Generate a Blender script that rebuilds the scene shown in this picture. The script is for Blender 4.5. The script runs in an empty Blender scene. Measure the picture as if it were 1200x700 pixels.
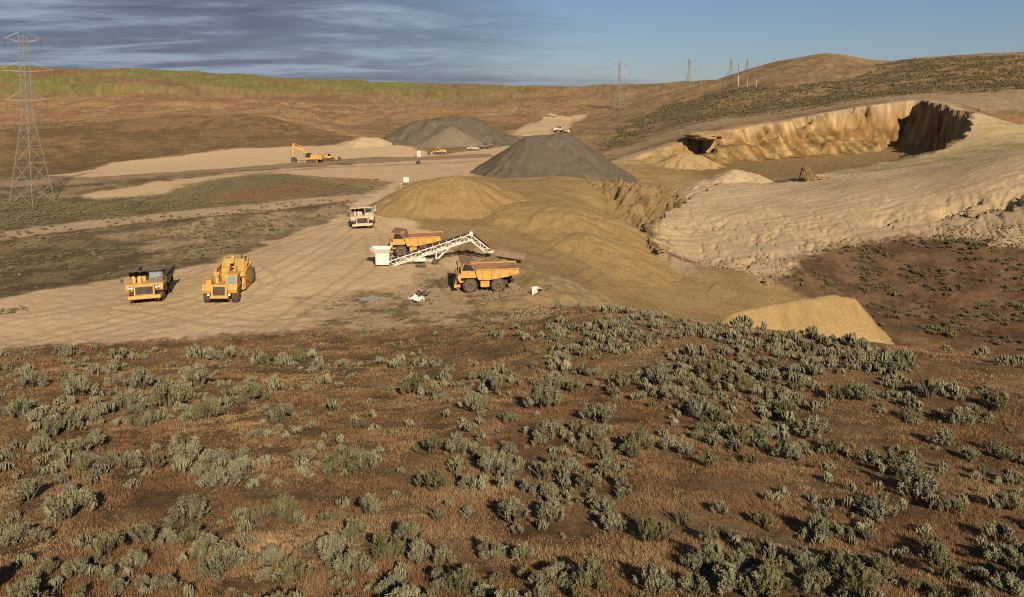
import bpy, math, random
import numpy as np
from mathutils import Vector, Matrix
random.seed(7); rng = np.random.default_rng(11)
S = bpy.context.scene
COL = S.collection
R_ = math.radians

# ------------------------------------------------------------------ camera
H = 27.0; F = 942.0; PIT = R_(5.5); PP = 103+942*math.tan(PIT)   # principal row: the frame is a low crop of a taller picture
cP, sP = math.cos(PIT), math.sin(PIT)
def ray(px, py):
    a = (px-600)/F; b = (PP-py)/F
    return np.array([a, cP+b*sP, -sP+b*cP])
def PY(px, py, Y):
    d = ray(px, py); t = Y/d[1]; return (d[0]*t, Y, H+d[2]*t)
def PZ(px, py, z):
    d = ray(px, py); t = (z-H)/d[2]; return (d[0]*t, d[1]*t, z)
def PX(px, Y, z):
    return ((px-600)/F*(Y*cP+(H-z)*sP), Y, z)
cam = bpy.data.cameras.new('camera'); co = bpy.data.objects.new('camera', cam); COL.objects.link(co)
co.location = (0, 0, H); co.rotation_euler = (math.pi/2-PIT, 0, 0)
cam.sensor_fit = 'HORIZONTAL'; cam.angle = 2*math.atan(600/F); cam.shift_y = (PP-350)/1200; cam.clip_start = 0.5; cam.clip_end = 40000
S.camera = co

# ------------------------------------------------------------------ sun, sky
SUN_AZ = np.array([0.30, -0.954]); SUN_EL = R_(29)
sdir = Vector((SUN_AZ[0]*math.cos(SUN_EL), SUN_AZ[1]*math.cos(SUN_EL), math.sin(SUN_EL)))
sl = bpy.data.lights.new('sun', 'SUN'); so = bpy.data.objects.new('sun', sl); COL.objects.link(so)
sl.energy = 4.7; sl.angle = R_(0.5); sl.color = (1.0, 0.83, 0.60)
so.rotation_euler = sdir.to_track_quat('Z', 'Y').to_euler(); so.location = (60, -200, 150)

W = bpy.data.worlds.new('World'); S.world = W; W.use_nodes = True
nt = W.node_tree; nt.nodes.clear()
def wn(t, **k):
    n = nt.nodes.new(t)
    for a, b in k.items(): setattr(n, a, b)
    return n
def mth(tree, op, a, b=None, clamp=False):
    n = tree.nodes.new('ShaderNodeMath'); n.operation = op; n.use_clamp = clamp
    for i, v in enumerate((a, b)):
        if v is None: continue
        if isinstance(v, (int, float)): n.inputs[i].default_value = v
        else: tree.links.new(v, n.inputs[i])
    return n.outputs[0]
def ramp(tree, fac, stops):
    n = tree.nodes.new('ShaderNodeValToRGB')
    while len(n.color_ramp.elements) < len(stops): n.color_ramp.elements.new(0.5)
    for e, (p, c) in zip(n.color_ramp.elements, stops):
        e.position = p; e.color = (c if len(c) == 4 else (*c, 1)) if not isinstance(c, (int, float)) else (c, c, c, 1)
    tree.links.new(fac, n.inputs[0]); return n.outputs[0]
def mixc(tree, fac, a, b, mode='MIX'):
    n = tree.nodes.new('ShaderNodeMix'); n.data_type = 'RGBA'; n.blend_type = mode
    if isinstance(fac, (int, float)): n.inputs[0].default_value = fac
    else: tree.links.new(fac, n.inputs[0])
    for i, v in ((6, a), (7, b)):
        if isinstance(v, (tuple, list)): n.inputs[i].default_value = (*v[:3], 1)
        else: tree.links.new(v, n.inputs[i])
    return n.outputs[2]
def noise(tree, vec, scale, detail=4, rough=0.55, dist=0.0):
    n = tree.nodes.new('ShaderNodeTexNoise'); n.inputs['Scale'].default_value = scale
    n.inputs['Detail'].default_value = detail; n.inputs['Roughness'].default_value = rough
    n.inputs['Distortion'].default_value = dist
    if vec is not None: tree.links.new(vec, n.inputs['Vector'])
    return n.outputs[0]
def mapping(tree, vec, scale=(1, 1, 1), loc=(0, 0, 0)):
    n = tree.nodes.new('ShaderNodeMapping'); n.inputs['Scale'].default_value = scale; n.inputs['Location'].default_value = loc
    tree.links.new(vec, n.inputs['Vector']); return n.outputs[0]

sky = wn('ShaderNodeTexSky'); sky.sky_type = 'NISHITA'; sky.sun_disc = False
sky.sun_elevation = SUN_EL; sky.sun_rotation = math.atan2(sdir.x, sdir.y); sky.altitude = 600
sky.air_density = 1.0; sky.dust_density = 0.3; sky.ozone_density = 3.0
tc = wn('ShaderNodeTexCoord'); sep = wn('ShaderNodeSeparateXYZ'); nt.links.new(tc.outputs['Generated'], sep.inputs[0])
zz = mth(nt, 'ADD', mth(nt, 'MAXIMUM', sep.outputs[2], 0.0), 0.085)
cx = mth(nt, 'DIVIDE', sep.outputs[0], zz); cy = mth(nt, 'DIVIDE', sep.outputs[1], zz)
cb = wn('ShaderNodeCombineXYZ'); nt.links.new(cx, cb.inputs[0]); nt.links.new(cy, cb.inputs[1])
n1 = noise(nt, mapping(nt, cb.outputs[0], (0.15, 0.25, 1), (3.1, 1.7, 0)), 1.0, 8, 0.60, 0.5)
n2 = noise(nt, mapping(nt, cb.outputs[0], (0.50, 0.85, 1), (0.4, 5.7, 0)), 1.0, 9, 0.64, 0.4)
# the cloud bank lies to the west (left) and thins out to the right
west = mth(nt, 'MULTIPLY_ADD', sep.outputs[0], -0.85); nt.nodes[-1].inputs[2].default_value = 0.02
cov = mth(nt, 'ADD', mth(nt, 'ADD', mth(nt, 'MULTIPLY', n1, 0.7), mth(nt, 'MULTIPLY', n2, 0.3)), west)
cm = ramp(nt, cov, [(0.40, 0.0), (0.56, 0.72), (0.74, 1.0)])
SKYS = 0.052
skyc = mixc(nt, 1.0, sky.outputs[0], (0.60, 0.68, 0.82), 'MULTIPLY'); skyc = mixc(nt, .36, skyc, (2.2, 2.75, 3.6))
cloudc = ramp(nt, n2, [(0.40, (1.25, 1.36, 2.0)), (0.49, (1.7, 1.98, 2.8)), (0.60, (3.3, 3.95, 5.0))])
mx = mixc(nt, mth(nt, 'MULTIPLY', cm, 0.93), skyc, cloudc)
bg = wn('ShaderNodeBackground'); bg.inputs[1].default_value = SKYS; nt.links.new(mx, bg.inputs[0])
wo = wn('ShaderNodeOutputWorld'); nt.links.new(bg.outputs[0], wo.inputs[0])
S.view_settings.view_transform = 'Standard'; S.view_settings.look = 'None'
S.view_settings.exposure = 0.80; S.view_settings.gamma = 1.0
S.cycles.max_bounces = 4; S.cycles.diffuse_bounces = 2; S.cycles.use_denoising = False; S.cycles.filter_width = 1.15

# ------------------------------------------------------------------ numpy noise
def vnoise(x, y, seed=0):
    xi = np.floor(x).astype(np.int64); yi = np.floor(y).astype(np.int64)
    fx = x-xi; fy = y-yi
    def g(ix, iy):
        h = (ix*374761393 + iy*668265263 + seed*974634777) & 0xffffffff
        h = ((h ^ (h >> 13))*1274126177) & 0xffffffff
        return ((h ^ (h >> 16)) & 0xffff)/65535.0*2*math.pi
    u = fx*fx*fx*(fx*(fx*6-15)+10); v = fy*fy*fy*(fy*(fy*6-15)+10)
    def d(ix, iy, ax, ay):
        a = g(ix, iy); return np.cos(a)*ax+np.sin(a)*ay
    n00 = d(xi, yi, fx, fy); n10 = d(xi+1, yi, fx-1, fy); n01 = d(xi, yi+1, fx, fy-1); n11 = d(xi+1, yi+1, fx-1, fy-1)
    return ((n00*(1-u)+n10*u)*(1-v)+(n01*(1-u)+n11*u)*v)*1.5
def fbm(x, y, s, o=4, seed=0, g=0.5):
    t = 0; a = 1.0; f = 1.0/s
    for k in range(o):
        t = t+a*vnoise(x*f, y*f, seed+k); a *= g; f *= 2.03
    return t
def sstep(a, b, x):
    t = np.clip((x-a)/(b-a), 0, 1); return t*t*(3-2*t)

# ------------------------------------------------------------------ terrain control points
hi = []   # natural surface
def add(*ps): hi.extend(ps)
# near hillside
for px, py, Y in [(0,700,20),(300,700,20),(600,700,20),(900,700,20.5),(1200,700,21),
                  (0,600,29),(300,600,29),(600,600,28),(900,600,28.5),(1200,600,29),
                  (0,500,44),(300,500,44),(600,500,42),(900,500,42),(1200,500,42),
                  (0,450,60),(300,450,59),(600,440,60),(900,440,54),(1200,450,50),
                  (1000,400,64),(1100,412,60),(1200,428,56),(800,376,76),(900,388,69),(700,358,90)]: add(PY(px, py, Y))
for th in (-1.1,-.7,-.3,0,.3,.7,1.1):
    add((5*math.sin(th), 5*math.cos(th), 15.5))
for th, rr, z in [(-1.1,30,11),(-1.1,70,3),(-1.1,150,0),(1.1,30,12),(1.1,70,5),(1.1,150,-2),(-1.1,400,15),(1.1,400,45),(-1.1,1400,60),(1.1,1400,70),(-1.1,5000,60),(1.1,5000,60),(-.85,300,4),(.85,300,18)]:
    add((rr*math.sin(th), rr*math.cos(th), z))
# yard, left flats
for px, py, z in [(0,408,0),(200,400,0),(400,388,0),(560,374,0),(640,358,0.2),(0,355,0),(175,352,0),(262,352,0),(400,330,0),(545,342,0),(620,342,0),
                  (300,290,0),(440,300,0),(425,266,0),(430,232,0.6),(470,258,0.4),
                  (0,320,-1.2),(100,310,-1.2),(200,290,-.9),(0,280,-.4),(150,260,-.4),(300,248,-.2),(0,240,.2),(150,232,.5),(300,215,2.0),(400,215,1.0),
                  (0,214,2),(150,208,2),(300,197,1.5),(390,190,1.2),(470,190,.8),(540,190,0.5),(470,210,.6),(600,180,1),(560,182,.8)]: add(PZ(px, py, z))
# left hills
for px, py, Y in [(0,190,330),(100,190,330),(200,180,345),(300,172,360),(400,165,380),
                  (0,152,440),(100,146,450),(200,134,480),(276,133,490),(352,143,470),(416,161,420),
                  (0,118,760),(100,115,780),(200,112,800),(300,116,780),(400,122,760),(480,126,720),(560,130,700),
                  (0,100,1000),(150,98,1000),(300,104,1050),(450,110,1050),(600,116,1000),
                  (0,80,1300),(100,81,1320),(200,85,1350),(300,90,1400),(400,95,1500),(480,98,1600),(560,100.5,1800),(640,102.5,2200)]: add(PY(px, py, Y))
for px, Y, z in [(0,560,4),(108,570,3),(200,590,2.5),(276,590,2.5),(352,560,3),(416,500,3),(0,860,18),(150,860,16),(300,860,12),(420,830,9),(0,2600,60),(200,2600,50),(400,2600,36),(560,3000,26),(690,3000,22),(750,3000,21),
                 (900,3000,22),(1200,3000,35),(0,6000,50),(300,6000,40),(600,6000,26),(900,6000,26),(1200,6000,30)]: add(PX(px, Y, z))
# valley floor going away
for px, py, z in [(650,150,1.5),(612,165,1),(672,139,2.5),(640,135,4)]: add(PZ(px, py, z))
# right hill
for px, py, Y in [(700,168,400),(720,140,520),(760,150,430),(800,135,460),(740,112,850),(800,104,800),(860,100,640),
                  (740,102,1300),(800,97,1100),(860,90,900),(900,82,800),(940,70,720),(970,65,700),(1000,70,690),(1022,75.5,680),(1060,71,620),(1100,68,600),(1200,66,560),
                  (900,118,500),(1000,108,470),(1100,100,450),(1200,95,430),(900,135,400),(1000,119,400),(1100,112,390),(1200,108,380),(820,148,370),(720,180,330)]: add(PY(px, py, Y))
for px, Y, z in [(800,1500,22),(900,1100,32),(970,1000,40),(1100,1000,46),(1200,900,50)]: add(PX(px, Y, z))
# pit rim (top) and the bench, brown hollow on the right
RIM = [(715,192,300,2),(760,178,310,12),(830,158,325,18),(890,147,335,22),(950,138,345,24),(1010,127,352,20),(1072,121,352,10),
       (1108,124,318,4),(1142,131,282,3.2),(1122,166,252,4),(1080,180,246,7),(1035,189,243,8),(985,197,240,8),(940,206,236,7),(900,213,230,6),(860,209,226,6),
       (832,219,212,4),(812,229,202,3),(792,243,188,2.4),(780,250,181,2.6),(768,259,172,3.2),(757,268,165,3.6),(758,279,157,3.6),(768,290,151,3.4),(784,298,147,3)]
for px, py, Y, w in RIM: add(PY(px, py, Y))
for px, py, z in [(800,303,-5.5),(870,320,-6.5),(910,335,-7.5),(930,300,-5),(1000,283,-3.5),(1100,272,-1.5),(1200,285,-1),(900,260,-2.2),(980,250,-.5),(1080,240,2),
                  (1000,215,3),(1100,205,6),(1200,230,5),(1200,180,11.5),(1000,340,-8.5),(1100,340,-7.5),(1200,340,-6.5),(1060,390,-10.5),(1150,400,-10),(1200,405,-9.5),(970,370,-9.5)]: add(PZ(px, py, z))
for px, py, Y in [(1200,150,285),(1200,125,335),(1160,140,300)]: add(PY(px, py, Y))
for px, Y, z in [(1000,88,-5),(1150,84,-4),(900,96,-6),(800,104,-6)]: add(PX(px, Y, z))
# open edge of the pit: no wall there
OPEN = [(850,312,-6.2),(905,333,-7.3),(960,352,-9),(1030,385,-10)]
OPENW = [PX(1010,100,-9.5), PX(900,103,-8.5), PX(800,107,-7.6)]
OPEN2 = [(720,360,-5.5),(670,350,-2.2),(640,341,-.6),(600,326,-.3),(565,308,0),(530,288,0),(500,270,0.1),(470,254,.3),(452,240,.5),(470,215,.6),(520,208,.5),(560,206,.4),(620,200,.4),(690,198,.4)]
for p in OPEN: add(PZ(*p))
add(*OPENW)
for p in OPEN2: add(PZ(*p))
lo = [PZ(*p) for p in OPEN+OPEN2] + list(OPENW)
lo += [PZ(*p) for p in [(600,300,-1.2),(650,320,-2.4),(650,280,-1.8),(700,300,-4),(700,335,-5),(760,335,-6.6),(820,350,-8),(735,290,-8.0),(738,262,-7.6),(760,300,-8.2),(700,260,-2.6),(780,312,-7.2),
                        (600,240,.4),(650,228,0.2),(700,228,-1.4),(740,235,-4.6),(757,245,-6.6),(600,215,.6),(690,212,.2),(740,214,-1.5),(800,214,-3),(870,206,-3),(930,197,-2),(900,365,-9)]]
lo += [PX(950,290,-2), PX(1035,300,0), PX(1060,330,2), PX(1100,275,2), PX(880,250,-3), PX(830,230,-3.5), PX(1000,260,-1), PX(950,328,0.5), PX(1010,338,1.5), PX(860,310,-1.5), PX(760,296,-1.5)]
lo += [(800*math.sin(t), 800*math.cos(t), 0) for t in (-1, -.4, .4, 1)] + [(15*math.sin(t), 15*math.cos(t), 5) for t in (-1, 0, 1)]

def tps_fit(P, lam=2e-4):
    P = np.array(P); u = np.arctan2(P[:, 0], P[:, 1])*1.3; v = np.log(np.hypot(P[:, 0], P[:, 1]))
    n = len(P); d2 = (u[:, None]-u)**2+(v[:, None]-v)**2
    K = np.where(d2 > 0, 0.5*d2*np.log(d2+1e-12), 0)+lam*np.eye(n)
    A = np.zeros((n+3, n+3)); A[:n, :n] = K; A[:n, n] = 1; A[:n, n+1] = u; A[:n, n+2] = v
    A[n:, :n] = A[:n, n:].T
    b = np.zeros(n+3); b[:n] = P[:, 2]
    c = np.linalg.solve(A, b); return (u, v, c)
def tps_eval(T, U, V):
    u, v, c = T; n = len(u); out = np.empty(U.size); U = U.ravel(); V = V.ravel()
    for s in range(0, U.size, 20000):
        a, b = U[s:s+20000], V[s:s+20000]
        d2 = (a[:, None]-u)**2+(b[:, None]-v)**2
        out[s:s+20000] = (0.5*d2*np.log(d2+1e-12))@c[:n]+c[n]+c[n+1]*a+c[n+2]*b
    return out
# coarse table over (theta, log r), bilinear afterwards
TH_T = np.linspace(-1.15, 1.15, 330); LV_T = np.linspace(math.log(3.5), math.log(9000), 420)
_U, _V = np.meshgrid(TH_T*1.3, LV_T, indexing='ij')
T_hi = tps_eval(tps_fit(hi), _U, _V).reshape(_U.shape)
T_lo = tps_eval(tps_fit(lo), _U, _V).reshape(_U.shape)
def lookup(T, x, y):
    th = np.clip(np.arctan2(x, y), -1.149, 1.149); lv = np.clip(np.log(np.hypot(x, y)+1e-9), LV_T[0]+1e-6, LV_T[-1]-1e-6)
    a = (th-TH_T[0])/(TH_T[1]-TH_T[0]); b = (lv-LV_T[0])/(LV_T[1]-LV_T[0])
    i = np.clip(a.astype(int), 0, len(TH_T)-2); j = np.clip(b.astype(int), 0, len(LV_T)-2); a = a-i; b = b-j
    return (T[i, j]*(1-a)+T[i+1, j]*a)*(1-b)+(T[i, j+1]*(1-a)+T[i+1, j+1]*a)*b

def seg_dist(x, y, pts, closed=True, par=None):
    best = np.full(x.shape, 1e18); pv = np.zeros(x.shape)
    n = len(pts); m = n if closed else n-1
    for k in range(m):
        ax, ay = pts[k][:2]; bx, by = pts[(k+1) % n][:2]
        dx, dy = bx-ax, by-ay; L = dx*dx+dy*dy+1e-9
        t = np.clip(((x-ax)*dx+(y-ay)*dy)/L, 0, 1)
        d = (x-ax-t*dx)**2+(y-ay-t*dy)**2
        w = d < best; best = np.where(w, d, best)
        if par is not None: pv = np.where(w, par[k]*(1-t)+par[(k+1) % n]*t, pv)
    return np.sqrt(best), pv
def inside(x, y, pts):
    c = np.zeros(x.shape, bool); n = len(pts)
    for k in range(n):
        ax, ay = pts[k][:2]; bx, by = pts[(k+1) % n][:2]
        if ay == by: continue
        c ^= ((ay > y) != (by > y)) & (x < (bx-ax)*(y-ay)/(by-ay)+ax)
    return c
def sdf(x, y, pts):
    d, _ = seg_dist(x, y, pts); return np.where(inside(x, y, pts), d, -d)

PITP = [PY(a, b, c) for a, b, c, w in RIM]+[PZ(*p) for p in OPEN]+list(OPENW)+[PZ(*p) for p in OPEN2]
PITA = np.concatenate([[0], np.cumsum([math.dist(PITP[i][:2], PITP[i+1][:2]) for i in range(len(PITP)-1)])])
PITW = [w for *_, w in RIM]+[14]*len(OPEN)+[8]*len(OPENW)+[6]*len(OPEN2)
# dark recess in the back wall
NOT = [PX(811, 296, 5), PX(810, 326, 9), PX(843, 326, 9), PX(843, 296, 5)]

def gully(x, y):
    wx = x+fbm(x, y, 70, 3, 33)*28; wy = y*.55+fbm(x, y, 70, 3, 35)*28
    a = np.abs(fbm(wx, wy, 120, 3, 37)); return np.exp(-(a/.10)**2)
def height(x, y, detail=True):
    r = np.hypot(x, y); th = np.arctan2(x, y)
    h = lookup(T_hi, x, y)
    b = sstep(1.1, 1.9, np.abs(th)); h = h*(1-b)+b*np.where(r < 1500, 15.0, 30)
    # soft rolling relief on the far hills
    hm = sstep(300, 480, r)
    h = h+hm*(fbm(x, y, 150, 4, 31)*np.minimum(r, 700)*0.0075-gully(x, y)*np.minimum(r, 900)*np.where(th < .02, .0028, .0015))
    m = (r > 80) & (r < 420) & (th > -.35) & (th < .72)
    if m.any():
        xs, ys = x[m], y[m]
        far_ = sstep(255, 290, np.hypot(xs, ys)); wx = xs+fbm(xs, ys, 9, 3, 5)*(1.2+2.2*far_); wy = ys+fbm(xs, ys, 9, 3, 9)*(1.2+2.2*far_)
        d, w = seg_dist(wx, wy, PITP, True, PITW); ins = inside(wx, wy, PITP)
        l = lookup(T_lo, xs, ys); hh = h[m]
        _, arc = seg_dist(xs, ys, PITP, True, PITA); w = w*np.where(w > 9, 1+.45*fbm(arc, arc*.13, 16, 3, 81), 1)
        f = np.clip(np.where(ins, d, 0)/w, 0, 1)
        rill = fbm(xs, ys, 5.5, 4, 14, .6)*1.3+fbm(arc+fbm(xs, ys, 12, 2, 15)*9, f*2.0, 5.5, 4, 83, .6)*.9
        f = np.clip(f+np.where((f > 0) & (f < 1), rill*0.16*np.minimum(1, 5/w), 0), 0, 1)
        prof = np.where(f < .22, f*2.1, .462+(f-.22)*(.538/.78))
        hh = np.where(ins, hh+(l-hh)*prof, hh)
        # recess
        d2 = sdf(wx, wy, NOT); hh = hh-np.clip(d2/1.0, 0, 1)*np.clip(hh-1.0, 0, 9)
        h[m] = hh
    if detail:
        n = sstep(95, 60, r)
        h = h+n*(fbm(x, y, 7, 3, 2)*0.22+fbm(x, y, 1.1, 3, 3)*0.07)
        mid = sstep(60, 95, r)*sstep(520, 300, r)
        h = h+mid*(fbm(x, y, 12, 4, 21)*0.16+fbm(x, y, 1.6, 3, 23)*0.07)
    return h

# ------------------------------------------------------------------ polar grid
th_f = np.linspace(R_(-46), R_(46), 1110)
side = np.linspace(R_(46), R_(180), 46)[1:]
TH = np.concatenate([-side[::-1], th_f, side[:-1]])      # closed ring
rr = [3.0]
while rr[-1] < 7000:
    r = rr[-1]
    st = .8 if r < 16 else .22 if r < 60 else .34 if r < 110 else .5 if r < 150 else .62 if r < 365 else 2.2 if r < 560 else 5 if r < 900 else r*.03
    rr.append(r+st)
RR = np.array(rr)
GT, GR = np.meshgrid(TH, RR, indexing='ij')
GX = GR*np.sin(GT); GY = GR*np.cos(GT)
GZ = height(GX.ravel(), GY.ravel()).reshape(GX.shape)
def hz(x, y):
    x = np.atleast_1d(np.asarray(x, float)); y = np.atleast_1d(np.asarray(y, float))
    th = np.arctan2(x, y); r = np.clip(np.hypot(x, y), RR[0], RR[-1]-1)
    i = np.clip(np.searchsorted(TH, th)-1, 0, len(TH)-2); j = np.clip(np.searchsorted(RR, r)-1, 0, len(RR)-2)
    a = np.clip((th-TH[i])/(TH[i+1]-TH[i]), 0, 1); b = (r-RR[j])/(RR[j+1]-RR[j])
    return (GZ[i, j]*(1-a)+GZ[i+1, j]*a)*(1-b)+(GZ[i, j+1]*(1-a)+GZ[i+1, j+1]*a)*b
def hit(px, py):
    """point where the sight line through a photo pixel meets the ground"""
    d = ray(px, py); n = math.hypot(d[0], d[1]); x, y = RR*d[0]/n, RR*d[1]/n
    z = hz(x, y); lz = H+d[2]/n*RR
    k = np.nonzero(z >= lz)[0]
    if len(k) == 0: k = [len(RR)-2]
    k = max(1, k[0]); a0 = lz[k-1]-z[k-1]; a1 = lz[k]-z[k]; t = a0/(a0-a1+1e-9); t = min(max(t, 0), 1)
    r = RR[k-1]+(RR[k]-RR[k-1])*t
    X, Y = r*d[0]/n, r*d[1]/n
    return (X, Y, float(hz(X, Y)[0]))
def project(x, y, z):
    dx, dy, dz = x, y, z-H
    dep = dy*cP-dz*sP; u = dy*sP+dz*cP
    return 600+F*dx/dep, PP-F*u/dep

# ------------------------------------------------------------------ ground colour zones (albedo only)
X = GX.ravel(); Y = GY.ravel(); R = GR.ravel(); Z = GZ.ravel()
def wpoly(pix): return [hit(*p) for p in pix]
nA = fbm(X, Y, 30, 5, 41); nB = fbm(X, Y, 6, 4, 47); nC = fbm(X, Y, 1.2, 3, 53); nD = fbm(X, Y, 160, 4, 59)
def mask(poly, soft=1.0, warp=2.0):
    m = np.zeros(X.shape); P = np.array([p[:2] for p in poly]); lo_, hi_ = P.min(0)-15, P.max(0)+15
    s = (X > lo_[0]) & (X < hi_[0]) & (Y > lo_[1]) & (Y < hi_[1])
    d = sdf(X[s]+nB[s]*warp, Y[s]+nC[s]*warp*.5, poly); m[s] = sstep(-soft, soft, d); return m
def strip(poly, hw, soft=.8, warp=1.0):
    m = np.zeros(X.shape); P = np.array([p[:2] for p in poly]); lo_, hi_ = P.min(0)-15, P.max(0)+15
    s = (X > lo_[0]) & (X < hi_[0]) & (Y > lo_[1]) & (Y < hi_[1])
    d, _ = seg_dist(X[s]+nB[s]*warp, Y[s]+nC[s]*warp*.5, poly, False); m[s] = sstep(hw+soft, hw-soft, d); return m
C3 = lambda *c: np.array(c)
def blend(col, c, m):
    return col*(1-m[:, None])+(c if c.ndim == 2 else c[None, :])*m[:, None]
def lerp2(a, b, t): return a[None, :]*(1-t[:, None])+b[None, :]*t[:, None]
t1 = sstep(-.6, .6, nB+nC*.4); t2 = sstep(-.5, .6, nA)
# near slope: dry cheatgrass, red brown to straw
col = lerp2(C3(.165, .095, .046), C3(.235, .152, .077), t1)
col = blend(col, C3(.14, .108, .054), sstep(.05, .6, nA)*.6)
# left flats beyond the yard
leftf = sstep(95, 112, R)*sstep(0.02, -.12, GT.ravel())
col = blend(col, lerp2(C3(.15, .113, .063), C3(.255, .185, .105), t1), leftf)
# hills
hill = sstep(300, 345, R)
hc = lerp2(C3(.18, .108, .053), C3(.285, .178, .088), sstep(-.6, .6, nD*.8+nA*.5+nB*.35))
hc = blend(hc, C3(.115, .098, .046), sstep(.15, .7, nD+nA*.5)*.45)
hc = blend(hc, C3(.135, .150, .040), sstep(900, 1180, R)*sstep(.12, -.12, GT.ravel())*sstep(-.6, .3, nD+nA*.3)*.85)
col = blend(col, hc, hill)
rh = sstep(.05, .14, GT.ravel())*sstep(360, 385, R)
gl = gully(X, Y)*hill; hc = None; col = blend(col, C3(.11, .085, .040), gl*.45)
rc = lerp2(C3(.155, .103, .056), C3(.235, .162, .088), sstep(-.6, .6, nA*.6+nB*.6))
col = blend(col, rc, rh*.85)
hillB = wpoly([(0,154),(60,149),(108,145),(200,135.5),(276,134.5),(352,144),(414,161),(395,169),(280,173),(200,183),(130,190),(60,206),(0,208)])
col = blend(col, lerp2(C3(.125, .080, .039), C3(.18, .116, .057), sstep(-.5, .5, nA+nB*.5)), mask(hillB, 4, 5)*.95)
foldC = wpoly([(0,122),(120,119),(250,118),(330,120),(420,127),(480,127),(440,133),(370,145),(352,142),(276,132),(200,132),(108,142),(0,147)])
col = blend(col, lerp2(C3(.20, .115, .056), C3(.275, .172, .086), sstep(-.5, .5, nA+nB*.4)), mask(foldC, 6, 6)*.7)
# hollow on the right
hollow = wpoly([(905,330),(930,300),(1000,285),(1100,275),(1230,290),(1230,420),(1100,395),(1030,388),(985,345)])
col = blend(col, lerp2(C3(.115, .068, .038), C3(.175, .108, .062), t1), mask(hollow, 3, 3))
tan = lerp2(C3(.365, .262, .150), C3(.435, .318, .19), sstep(-.8, .8, nA*.8+nB*.2))
# yard
yard = wpoly([(-60,412),(0,409),(120,403),(230,397),(330,389),(400,387),(470,384),(560,379),(640,372),(668,356),(640,341),(600,326),(565,308),(530,288),(500,268),(470,250),(452,240),(450,226),(443,221),
              (415,232),(410,245),(395,256),(350,270),(300,291),(250,307),(150,324),(80,336),(0,350),(-60,358)])
m_yard = mask(yard, 1.2, 2.2); col = blend(col, tan, m_yard)
weedy = wpoly([(380,350),(470,340),(520,315),(590,335),(665,352),(640,372),(560,378),(470,382),(380,386)])
col = blend(col, C3(.13, .088, .042), mask(weedy, 3, 4)*sstep(-.05, .45, nB+nC*.7)*.85)
worn = wpoly([(170,345),(260,310),(330,285),(345,292),(290,318),(200,352)])
col = blend(col, C3(.25, .165, .09), mask(worn, 3, 4)*.35)
tan_hill = wpoly([(60,206),(130,191),(200,184),(280,174),(340,172),(395,170),(425,160),(445,164),(480,172),(520,184),(440,184),(330,192),(200,202),(100,210)])
m_t2 = mask(tan_hill, 2, 2); col = blend(col, C3(.42, .305, .185), m_t2)
vall = wpoly([(90,230),(180,214),(260,204),(330,198),(460,190),(540,178),(600,170),(618,162),(600,156),(640,136),(690,134),(672,142),(655,158),(690,190),(690,200),(560,206),(520,208),(452,235),(445,226),(430,222),(330,203),(240,214),(190,228),(120,233)])
m_v = mask(vall, 2, 3); col = blend(col, C3(.375, .27, .16), m_v)
knoll = wpoly([(180,228),(240,212),(310,203),(360,206),(440,210),(460,214),(440,224),(380,229),(300,236),(220,240)])
col = blend(col, lerp2(C3(.21, .13, .066), C3(.18, .15, .075), t2), mask(knoll, 2, 3))
road_lines = [([(-60,284),(0,277),(100,264),(200,253),(300,244),(415,231)], 4.6), ([(-60,219),(0,215),(100,211),(200,204),(300,197),(390,190),(470,187),(560,183)], 6.5)]
m_road = np.zeros(X.shape)
for pl, hw in road_lines: m_road = np.maximum(m_road, strip(wpoly(pl), hw, 1.0, .8))
flatA = wpoly([(-40,240),(60,232),(180,233),(240,236),(310,237),(240,247),(100,259),(-40,272)]); col = blend(col, lerp2(C3(.12, .105, .052), C3(.18, .145, .075), t1), mask(flatA, 3, 4)*.8)
flatB = wpoly([(-40,295),(100,284),(160,280),(200,300),(150,322),(80,334),(-40,350)]); col = blend(col, lerp2(C3(.12, .09, .046), C3(.175, .132, .067), t1), mask(flatB, 3, 5)*.85)
flatC = wpoly([(150,273),(200,263),(300,251),(405,240),(408,249),(350,267),(250,299),(190,297)]); col = blend(col, lerp2(C3(.25, .178, .105), C3(.37, .27, .165), t1), mask(flatC, 3, 5)*.85)
col = blend(col, np.where((R > 222)[:, None], C3(.21, .147, .09)[None, :], lerp2(C3(.255, .187, .118), C3(.31, .23, .148), t2)), m_road)
for pl, hw in road_lines:                                     # dark weedy bank on the near side
    w_ = wpoly([(a, b+6) for a, b in pl]); col = blend(col, C3(.075, .052, .028), strip(w_, 1.0, .9, 1.5)*.6*(1-m_road))
# bench and rim
bench = wpoly([(758,262),(795,240),(830,219),(860,211),(900,215),(940,208),(985,200),(1035,192),(1080,183),(1120,170)])+[PY(1150,130,292), PY(1245,128,300), PY(1420,140,300)]+wpoly([(1420,300),(1245,288),(1200,288),(1130,282),(1060,276),(1000,285),(935,300),(905,330),(870,318),(800,303),(770,290)])
m_b = mask(bench, 1.5, 2.5); bt = lerp2(C3(.335, .247, .145), C3(.425, .318, .195), sstep(-.7, .7, nA*.8+nB*.2)); col = blend(col, bt, m_b)
terr = wpoly([(940,204),(985,198),(1040,189),(1095,180),(1125,170)])+[PX(1150, 278, 12), PX(1245, 290, 17)]+wpoly([(1245,176),(1150,184),(1080,194),(985,206)])
col = blend(col, lerp2(C3(.23, .185, .085), C3(.34, .26, .145), sstep(-.4, .5, nB*.6+nA*.6)), mask(terr, 2, 3)*.8)
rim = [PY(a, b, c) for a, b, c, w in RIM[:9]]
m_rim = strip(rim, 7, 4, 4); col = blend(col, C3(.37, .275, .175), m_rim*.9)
back = wpoly([(1150,128),(1040,118),(960,128),(880,142),(800,158),(720,184),(700,180),(800,150),(900,132),(1000,118),(1120,108),(1240,106),(1240,128)])
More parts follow.
